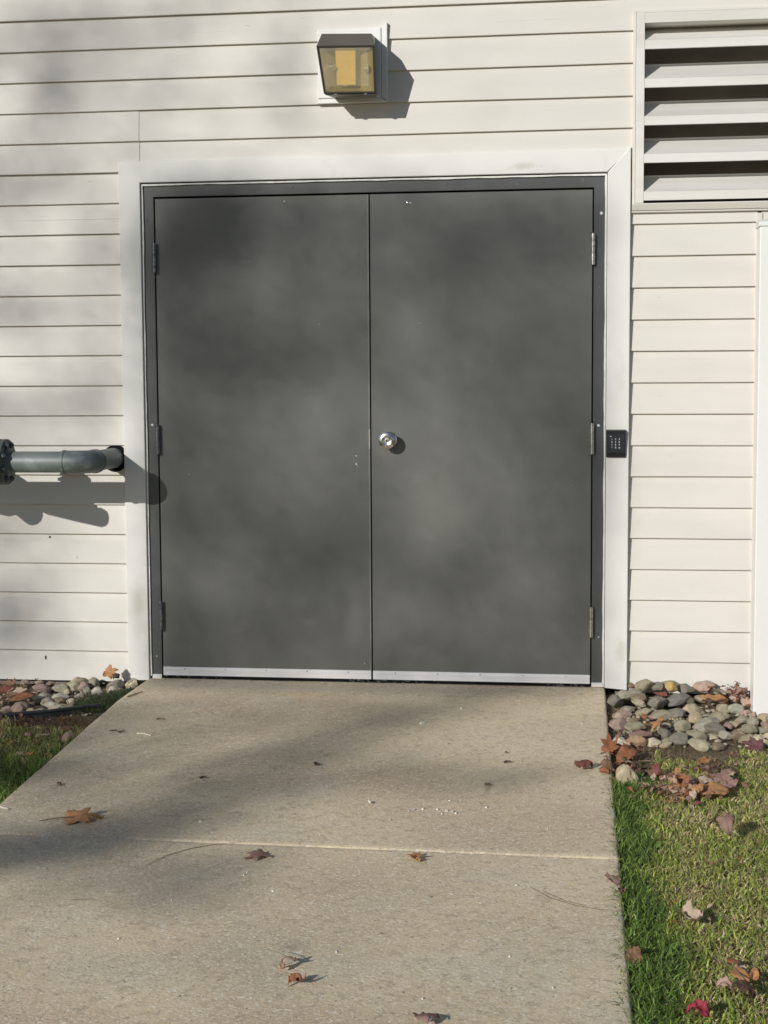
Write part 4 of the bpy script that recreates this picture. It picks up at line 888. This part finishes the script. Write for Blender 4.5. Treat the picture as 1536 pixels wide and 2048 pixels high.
# ------------------------------------------------------------------ twigs and straws
def twig(name, pts, r, m, label, cat='twig', off=.004):
    P = [spot(u, v, off) for u, v in pts]; Q = []
    for a, b in zip(P[:-1], P[1:]):
        for k in range(4): Q.append(a.lerp(b, k/4) + Vector((0, 0, r*random.uniform(0, .8))))
    Q.append(P[-1]); mb = MB(); mb.tube(Q, [r*(1-.4*i/len(Q)) for i in range(len(Q))], 6); return tag(mb.build(name, m, smooth=True), label, cat)
twig('straw', [(274, 1467), (288, 1468), (302, 1471)], .0028, m_straw, 'short white straw on the slab below the left bed', 'straw')
twig('straw', [(-4, 1614), (6, 1616), (16, 1618)], .0025, m_straw, 'white straw on the slab at the left photo edge', 'straw')
twig('twig', [(219, 1461), (232, 1461), (238, 1465), (249, 1461)], .003, m_twig, 'small bent brown twig left of the white straw')
twig('twig', [(313, 1438), (320, 1437), (327, 1438)], .0035, m_twig, 'tiny dark twig piece above the white straw')
twig('twig', [(400, 1556), (406, 1554), (413, 1555)], .004, m_bark, 'tiny dark bark piece on the slab left of centre')
twig('twig', [(629, 1529), (634, 1528), (638, 1530)], .006, m_bark, 'dark round bark crumb on the middle of the slab')
twig('twig', [(970, 1568), (976, 1569), (982, 1570)], .004, m_bark, 'dark bark crumb at the head of the rust streak')
twig('twig', [(255, 1394), (270, 1388), (285, 1384)], .003, m_twig, 'thin twig across the slab corner by the left casing')
twig('twig', [(1008, 1524), (1016, 1523), (1022, 1524)], .004, m_bark, 'dark crumb on the slab right of centre, upper one')
twig('twig', [(1010, 1505), (1016, 1505)], .003, m_bark, 'thin dark crumb nearest the door on the right of the slab')
twig('twig', [(738, 1603), (741, 1606), (744, 1603)], .004, m_straw, 'tan bud scale on the slab above the joint')
twig('twig', [(116, 1567), (119, 1570), (121, 1566)], .005, m_twig, 'brown bud on the left part of the slab')
twig('twig', [(1397, 1358), (1410, 1366), (1425, 1376), (1438, 1388)], .008, m_twig, 'broken brown twig leaning among the leaves by the siding at right', off=.02)
twig('twig', [(1440, 1922), (1470, 1936), (1495, 1965), (1525, 2002)], .0017, m_twig, 'long pale twig running through the lower right grass', off=.02)
twig('twig', [(1448, 1668), (1462, 1660), (1480, 1672)], .0009, m_straw, 'pale thin grass stalk by the mauve brown leaf', off=.02)

# ------------------------------------------------------------------ grass
def blades(xs, ys, hs, ws, lean, cols, off, name, label, cat='grass', bend=1.0):
    n = len(xs); az = rng.uniform(0, 2*np.pi, n); tw = rng.uniform(0, 2*np.pi, n)
    base = np.stack([xs, ys, ZG + SLOPE*ys + off], 1)
    d = np.stack([np.cos(az), np.sin(az), np.zeros(n)], 1); s = np.stack([np.cos(tw), np.sin(tw), np.zeros(n)], 1)
    V_ = np.zeros((n, 7, 3)); ln = lean[:, None]; h = hs[:, None]; wv = ws[:, None]
    up = np.array([[0, 0, 1.0]])
    lv = [(0, 0, 1.0), (.38, .18, .9), (.75, .55, .6)]
    for i, (tz, tl, wk) in enumerate(lv):
        c = base + up*h*tz*(1-.25*ln*tz) + d*h*ln*tl*bend
        V_[:, 2*i] = c - s*wv*wk*.5; V_[:, 2*i+1] = c + s*wv*wk*.5
    V_[:, 6] = base + up*h*(1-.45*ln) + d*h*ln*1.05*bend
    me = bpy.data.meshes.new(name); nv = n*7; me.vertices.add(nv); me.vertices.foreach_set('co', V_.reshape(-1))
    q = np.array([0,1,3,2, 2,3,5,4, 4,5,6]); idx = (np.arange(n)[:, None]*7 + q[None]).reshape(-1)
    me.loops.add(len(idx)); me.loops.foreach_set('vertex_index', idx)
    me.polygons.add(n*3); st = (np.arange(n)[:, None]*11 + np.array([0, 4, 8])[None]).reshape(-1); me.polygons.foreach_set('loop_start', st)
    me.polygons.foreach_set('loop_total', np.tile([4, 4, 3], n)); me.update(calc_edges=True); me.validate()
    at = me.attributes.new('tint', 'FLOAT_COLOR', 'POINT')
    cc = np.ones((n, 7, 4)); cc[:, :, :3] = cols[:, None, :]; at.data.foreach_set('color', cc.reshape(-1).astype(np.float32))
    me.materials.append(m_grass); me.polygons.foreach_set('use_smooth', [True]*len(me.polygons))
    o = bpy.data.objects.new(name, me); COL.objects.link(o); return tag(o, label, cat, kind='stuff')
def nz(xs, ys, f, seed): return np.array([noise.noise(Vector((a*f, b*f, seed))) for a, b in zip(xs, ys)])
GREEN = np.array([.24, .36, .075]); LIME = np.array([.54, .58, .13]); STRAW = np.array([.90, .76, .45]); OCHRE = np.array([.60, .50, .22]); DGREEN = np.array([.13, .20, .045])
def lawn_patch(n, x0, x1, y0, y1, side, keep, name, label, straw_bias=0.0, off=-.028):
    xs = rng.uniform(x0, x1, n); ys = rng.uniform(y0, y1, n); a = nz(xs, ys, 2.2, 1.0); b = nz(xs, ys, 7.0, 9.0); k = keep(xs, ys, a, b)
    xs, ys, a, b = xs[k], ys[k], a[k], b[k]; n = len(xs)
    lush = side(xs, ys) + .55*a + .35*b
    r = rng.uniform(0, 1, n); cols = np.zeros((n, 3))
    pg = np.clip(.55 + .75*lush - straw_bias, .10, .96)
    isg = r < pg
    t = rng.uniform(0, 1, (n, 1)); gcol = np.where(lush[:, None] > .35, DGREEN*(1-t) + GREEN*1.15*t, GREEN*(1-t) + LIME*t); scol = OCHRE*(1-t) + STRAW*t
    cols = np.where(isg[:, None], gcol, scol) * rng.uniform(.55, 1.25, (n, 1))
    hs = rng.uniform(.018, .038, n) + .022*np.clip(lush, 0, 1); hs *= np.where(isg, 1, .8)
    return blades(xs, ys, hs, rng.uniform(.0020, .0048, n), rng.uniform(.25, 1.35, n) + np.where(isg, 0, .25), cols, off, name, label)
def side_r(xs, ys): return np.clip(.95 - (xs - rx(ys)) / .17, -.12, .95)
def keep_r(xs, ys, a, b):
    edge = -.93 - .10*a - .05*b - np.where(xs < 2.06, .33, 0) - np.where((xs > 2.08) & (xs < 2.35), .12, 0) + np.where(xs > 2.36, .06, 0)
    return (xs > rx(ys) - .011) & (ys < edge) & (a + b*.6 > -.62 + .0*xs)
lawn_patch(64000, 1.90, 2.95, -3.9, -.86, side_r, keep_r, 'grass', 'sunlit green and straw coloured lawn grass right of the slab')
lawn_patch(26000, 2.95, 4.6, -5.5, -.9, lambda x, y: x*0, lambda x, y, a, b: a > -2, 'grass', 'lawn grass further right, beyond the photo')
def lxv(ys): return np.interp(-ys, [-p[0] for p in left_edge], [p[1] for p in left_edge])
def keep_l(xs, ys, a, b): return (xs < lxv(ys) + .004) & (ys < -.80 - .06*a - .05*b + .12*(xs < -.4)) & (a + b > -.8)
lawn_patch(30000, -1.0, .12, -3.6, -.66, lambda x, y: np.clip((-y - .95)*1.6, -.3, .8), keep_l, 'grass', 'shaded green grass left of the slab', .0)
lawn_patch(26000, -2.8, -1.0, -4.5, -.75, lambda x, y: x*0 + .2, lambda x, y, a, b: a > -2, 'grass', 'lawn grass further left, beyond the photo')
# dead brown grass strip under the edging, sprigs of weed at the bed corner
n = 5200; xs = rng.uniform(-.95, -.02, n); ys = rng.uniform(-1.0, -.62, n); k = (xs < lxv(ys) + .002) & (ys < np.interp(xs, [p[0] for p in E0], [p[1] for p in E0]) - .02); xs, ys = xs[k], ys[k]; n = len(xs)
t = rng.uniform(0, 1, (n, 1)); blades(xs, ys, rng.uniform(.012, .034, n), rng.uniform(.0015, .003, n), rng.uniform(.8, 1.6, n), (np.array([.11, .06, .03])*(1-t) + np.array([.32, .20, .10])*t), -.034, 'dead_grass', 'matted dead brown grass below the black edging', 'dead grass')
n = 3600; xs = np.concatenate([rng.normal(-.165, .05, n//2), rng.normal(-.10, .028, n//2)]); ys = np.concatenate([rng.normal(-.36, .07, n//2), rng.normal(-.27, .07, n//2)])
k = (xs < lxv(ys) - .002) & (ys < -.05); xs, ys = xs[k], ys[k]; n = len(xs); t = rng.uniform(0, 1, (n, 1))
blades(xs, ys, rng.uniform(.015, .05, n), rng.uniform(.0015, .0032, n), rng.uniform(.5, 1.6, n), (np.array([.035, .055, .02])*(1-t) + np.array([.12, .15, .06])*t), -.034, 'weeds', 'low green weeds growing over the left stones beside the slab', 'weeds', bend=1.0)
# dry chaff where slab, casing and right bed meet
n = 1500; xs = rng.uniform(1.895, 1.96, n); ys = rng.uniform(-1.25, -.02, n); k = xs > rx(ys); xs, ys = xs[k], ys[k]; n = len(xs); t = rng.uniform(0, 1, (n, 1))
blades(xs, ys, rng.uniform(.006, .02, n), rng.uniform(.0015, .0035, n), rng.uniform(1.0, 2.2, n), (np.array([.20, .13, .07])*(1-t) + np.array([.50, .42, .28])*t), -.026, 'chaff', 'dry straw chaff in the gap along the slab and right bed', 'chaff')
n = 5000; xs = rng.uniform(1.95, 3.1, n); ys = rng.normal(-.98, .10, n); k = (ys < -.62); xs, ys = xs[k], ys[k]; n = len(xs); t = rng.uniform(0, 1, (n, 1))
blades(xs, ys, rng.uniform(.006, .018, n), rng.uniform(.001, .0025, n), rng.uniform(.8, 2.0, n), (np.array([.16, .12, .06])*(1-t) + np.array([.40, .32, .18])*t), -.026, 'dry_thatch', 'thin dry thatch on bare soil between the right stones and the grass', 'thatch')

# ------------------------------------------------------------------ tree behind the viewer whose thin autumn crown dapples the wall
TD = 16.0
def wl(u, v):   # wall-plane x,z of a photo pixel
    r = FW + RT*((u-768)/FPX) + DN*((v-1024)/FPX); t = -EYE.y/r.y; return EYE.x + r.x*t, EYE.z + r.z*t
def gl_(u, v):
    p = spot(u, v); return p.x - SX*p.y, p.z + SZ*p.y
# clumps of foliage: (x, z) reached by their shade, radii, share of light held back
CL = []
def W(u, v, ru, rv, s):
    x, z = wl(u, v); k = 1.0 if s > .7 else 1.3
    CL.append((x, z, k*ru/484, k*rv/484, s))
def G(u, v, rx_, rz_, s): x, z = gl_(u, v); CL.append((x, z, rx_, rz_, s))
for a in [(930,1390,.16,.04,.7),(800,1430,.22,.05,.75),(700,1465,.20,.05,.75),(600,1505,.24,.06,.8),(500,1560,.24,.07,.8),(400,1610,.24,.07,.75),(260,1660,.24,.06,.8),(100,1690,.28,.06,.85),(0,1700,.3,.07,.9),(-120,1720,.3,.10,.9),
          (480,1445,.18,.03,.55),(370,1480,.2,.04,.5),(420,1420,.3,.03,.4),(300,1530,.25,.05,.5),(950,1560,.25,.06,.45),(1080,1540,.16,.05,.3),(800,1540,.2,.05,.4),
          (60,1480,.30,.08,.85),(0,1540,.3,.1,.85),(100,1430,.25,.05,.6),(230,1420,.14,.04,.65),(330,1740,.25,.05,.45),(470,1730,.2,.05,.35),(150,1580,.2,.05,.45),(200,1790,.25,.04,.3),(-60,1400,.3,.05,.6)]: G(*a)
vs, n_leaf = [], 0
crown = MB(); rr = random.Random(5)
LA = .044
def add_leaf(x, z, dpt):
    t_ = TD + dpt; c = Vector((x - SX*t_, -t_, z + SZ*t_)); a = Vector((rr.gauss(0, 1), rr.gauss(0, 1), rr.gauss(0, 1))).normalized(); b = a.cross(Vector((rr.gauss(0, 1), rr.gauss(0, 1), rr.gauss(0, 1)))).normalized(); s_ = LA * rr.uniform(.7, 1.2)
    crown.add([c - a*s_*.6, c + b*s_*.4, c + a*s_*.6, c - b*s_*.4], [(0, 1, 2, 3)])
PA0 = LA*LA*.48*.5*.96*1.1
PA = (LA*LA*.95) * .48 * .5 * 1.15
for (x, z, a, b, s) in CL:
    n = int(-math.log(1 - min(s*.92, .93)) * (2*math.pi*a*b*.55) / PA * 1.15)
    for i in range(n): add_leaf(x + rr.gauss(0, a*.62), z + rr.gauss(0, b*.62), rr.uniform(-1.5, 1.5))
# how bright the door and the siding are in dappled light, read off on a coarse grid (photo px), gives the crown's density
DX = (340, 439, 539, 638, 718, 784, 871, 970, 1070, 1156)
DR = {406: (72,58,80,84,84,86,86,85,84,84), 459: (60,48,76,86,86,88,86,86,84,86), 519: (48,70,86,88,88,90,84,84,86,90), 579: (68,84,88,92,90,92,88,88,90,94),
      639: (72,78,86,92,90,98,98,96,92,92), 698: (76,75,76,80,76,98,102,90,86,88), 751: (84,80,78,86,84,92,94,92,82,86), 811: (84,88,96,111,102,111,109,92,88,84),
      871: (78,84,96,106,96,109,108,98,88,82), 931: (82,86,92,100,94,103,108,102,92,84), 991: (88,86,92,98,95,102,114,106,98,88), 1050: (80,84,86,86,90,100,110,98,86,82),
      1110: (92,88,80,76,82,90,96,90,96,86), 1170: (90,98,86,80,88,94,92,94,106,90), 1230: (80,86,82,86,100,106,98,94,98,86), 1289: (76,76,84,92,98,96,92,88,88,84), 1329: (74,78,90,90,92,88,88,88,86,84)}
WX = (21, 105, 189, 260, 357, 462, 567)
WR = {21: (195,185,190,205,215,215,210), 71: (215,190,205,180,210,225,205), 126: (215,155,195,185,200,215,185), 185: (215,130,185,200,205,210,200), 252: (215,190,205,205,210,210,210), 319: (180,185,205,205,210,215,215),
      378: (175,195,205,205), 441: (195,220,190,195), 496: (195,205,165,165), 546: (200,230,195,185), 622: (150,175,190,195), 680: (215,210,190,200), 739: (220,215,180,210), 806: (205,195,180,220), 870: (200,200,205,225),
      1040: (215,215,220,228), 1100: (170,200,215,225), 1150: (205,210,220,228), 1210: (155,195,225,228), 1260: (140,190,225,228), 1320: (190,215,225,228)}
def lin(c): c /= 255; return ((c + .055) / 1.055) ** 2.4
pts = []
for v, r in DR.items():
    for u, L_ in zip(DX, r): pts.append((u, v, (1 - lin(L_) / lin(117)) / .87))
for v, r in WR.items():
    for u, L_ in zip(WX, r): pts.append((u, v, (1 - lin(140 + (L_ - 130) * .82) / lin(226)) / .87))
    pts.append((-110, v, .45)); pts.append((-230, v, .55)); pts.append((1290, v, 0)); pts.append((1400, v, 0))
for v in (20, 90, 160, 230, 300, 350): pts += [(u, v, (.12, .08, .05, .02, 0, 0)[k]) for k, u in enumerate((670, 760, 850, 950, 1050, 1170))]
for u in range(-150, 650, 90): pts.append((u, -50, .3))
PT = np.array(pts); ST = .036
PW = np.array([wl(u, v) for u, v, q in pts])
for gx in np.arange(-1.15, 2.1, ST):
    for gz_ in np.arange(-.22, 2.75, ST):
        d2 = (PW[:, 0] - gx)**2 + (PW[:, 1] - gz_)**2; wt = np.exp(-d2 / (2*.065**2)) + 1e-9*np.exp(-d2/.5); q = float((wt*PT[:, 2]).sum() / wt.sum())
        q = min(max(q, 0), .94); q = q + .22*(q - .38) if q > .05 else q
        tau = -math.log(1 - min(max(q, 0), .96)); ex = tau * ST*ST / PA0; k = int(ex) + (rr.random() < ex - int(ex))
        for i in range(k): add_leaf(gx + rr.uniform(-.6, .6)*ST, gz_ + rr.uniform(-.6, .6)*ST, rr.uniform(-1.2, 1.2))
# the rest of the crown, whose shade falls left of and above the pictured wall
for i in range(9000):
    x = rr.gauss(-3.2, 1.3); z = rr.gauss(1.2, 1.9)
    if x < -1.2: add_leaf(x, z, rr.uniform(-3, 3))
m_crown = mat('autumn_foliage', (.16, .075, .03), rough=.7, var=.4, scale=2)
TR = empty('tree', (-12.7, -16.7, gz(-16.7, -.05)), 'thin leaved autumn tree standing on the lawn behind the viewer, shading the wall', 'tree')
crown.build('crown', m_crown, TR)
def tp(x, z, d=0): t_ = TD + d; return Vector((x - SX*t_, -t_, z + SZ*t_))
tk = MB(); root = Vector(TR.location)
t1 = tp(-2.9, -3.5, .4); t2 = tp(-2.7, -.6, .2); t3 = tp(-2.3, 2.2, 0); t4 = tp(-1.9, 4.6, 0)
tk.tube([root - Vector((0, 0, .3)), root + Vector((0, 0, .3)), t1, t2, t3, t4], [.30, .24, .20, .15, .08, .02], 16)
def limb(a, b, r0, r1, sag=.3):
    m_ = a.lerp(b, .5) + Vector((0, rr.uniform(-.5, .5), sag)); tk.tube([a, a.lerp(m_, .6), m_, m_.lerp(b, .6), b], [r0, r0*.8, (r0+r1)/2, r1*1.3, r1], 8)
for a, (x, z), r0, r1 in [(t1.lerp(t2, .3), (.3, -1.2), .07, .01), (t1.lerp(t2, .7), (1.2, -.5), .07, .008), (t2, (-.45, .5), .06, .012), (t2.lerp(t3, .3), (.5, 1.0), .05, .008), (t2.lerp(t3, .6), (-.3, 1.9), .05, .01), (t3, (.3, 2.6), .04, .008), (t3, (-.6, 2.4), .04, .01), (t1, (1.6, -1.1), .06, .008), (t2, (-5.0, .8), .08, .01), (t1.lerp(t2, .5), (-5.5, -.8), .08, .01), (t3, (-4.2, 3.2), .05, .01), (t2.lerp(t3, .5), (-4.8, 2.0), .06, .01)]:
    limb(a, tp(x, z, rr.uniform(-1, 1)), r0, r1)
tk.build('trunk', m_bark, TR, smooth=True)
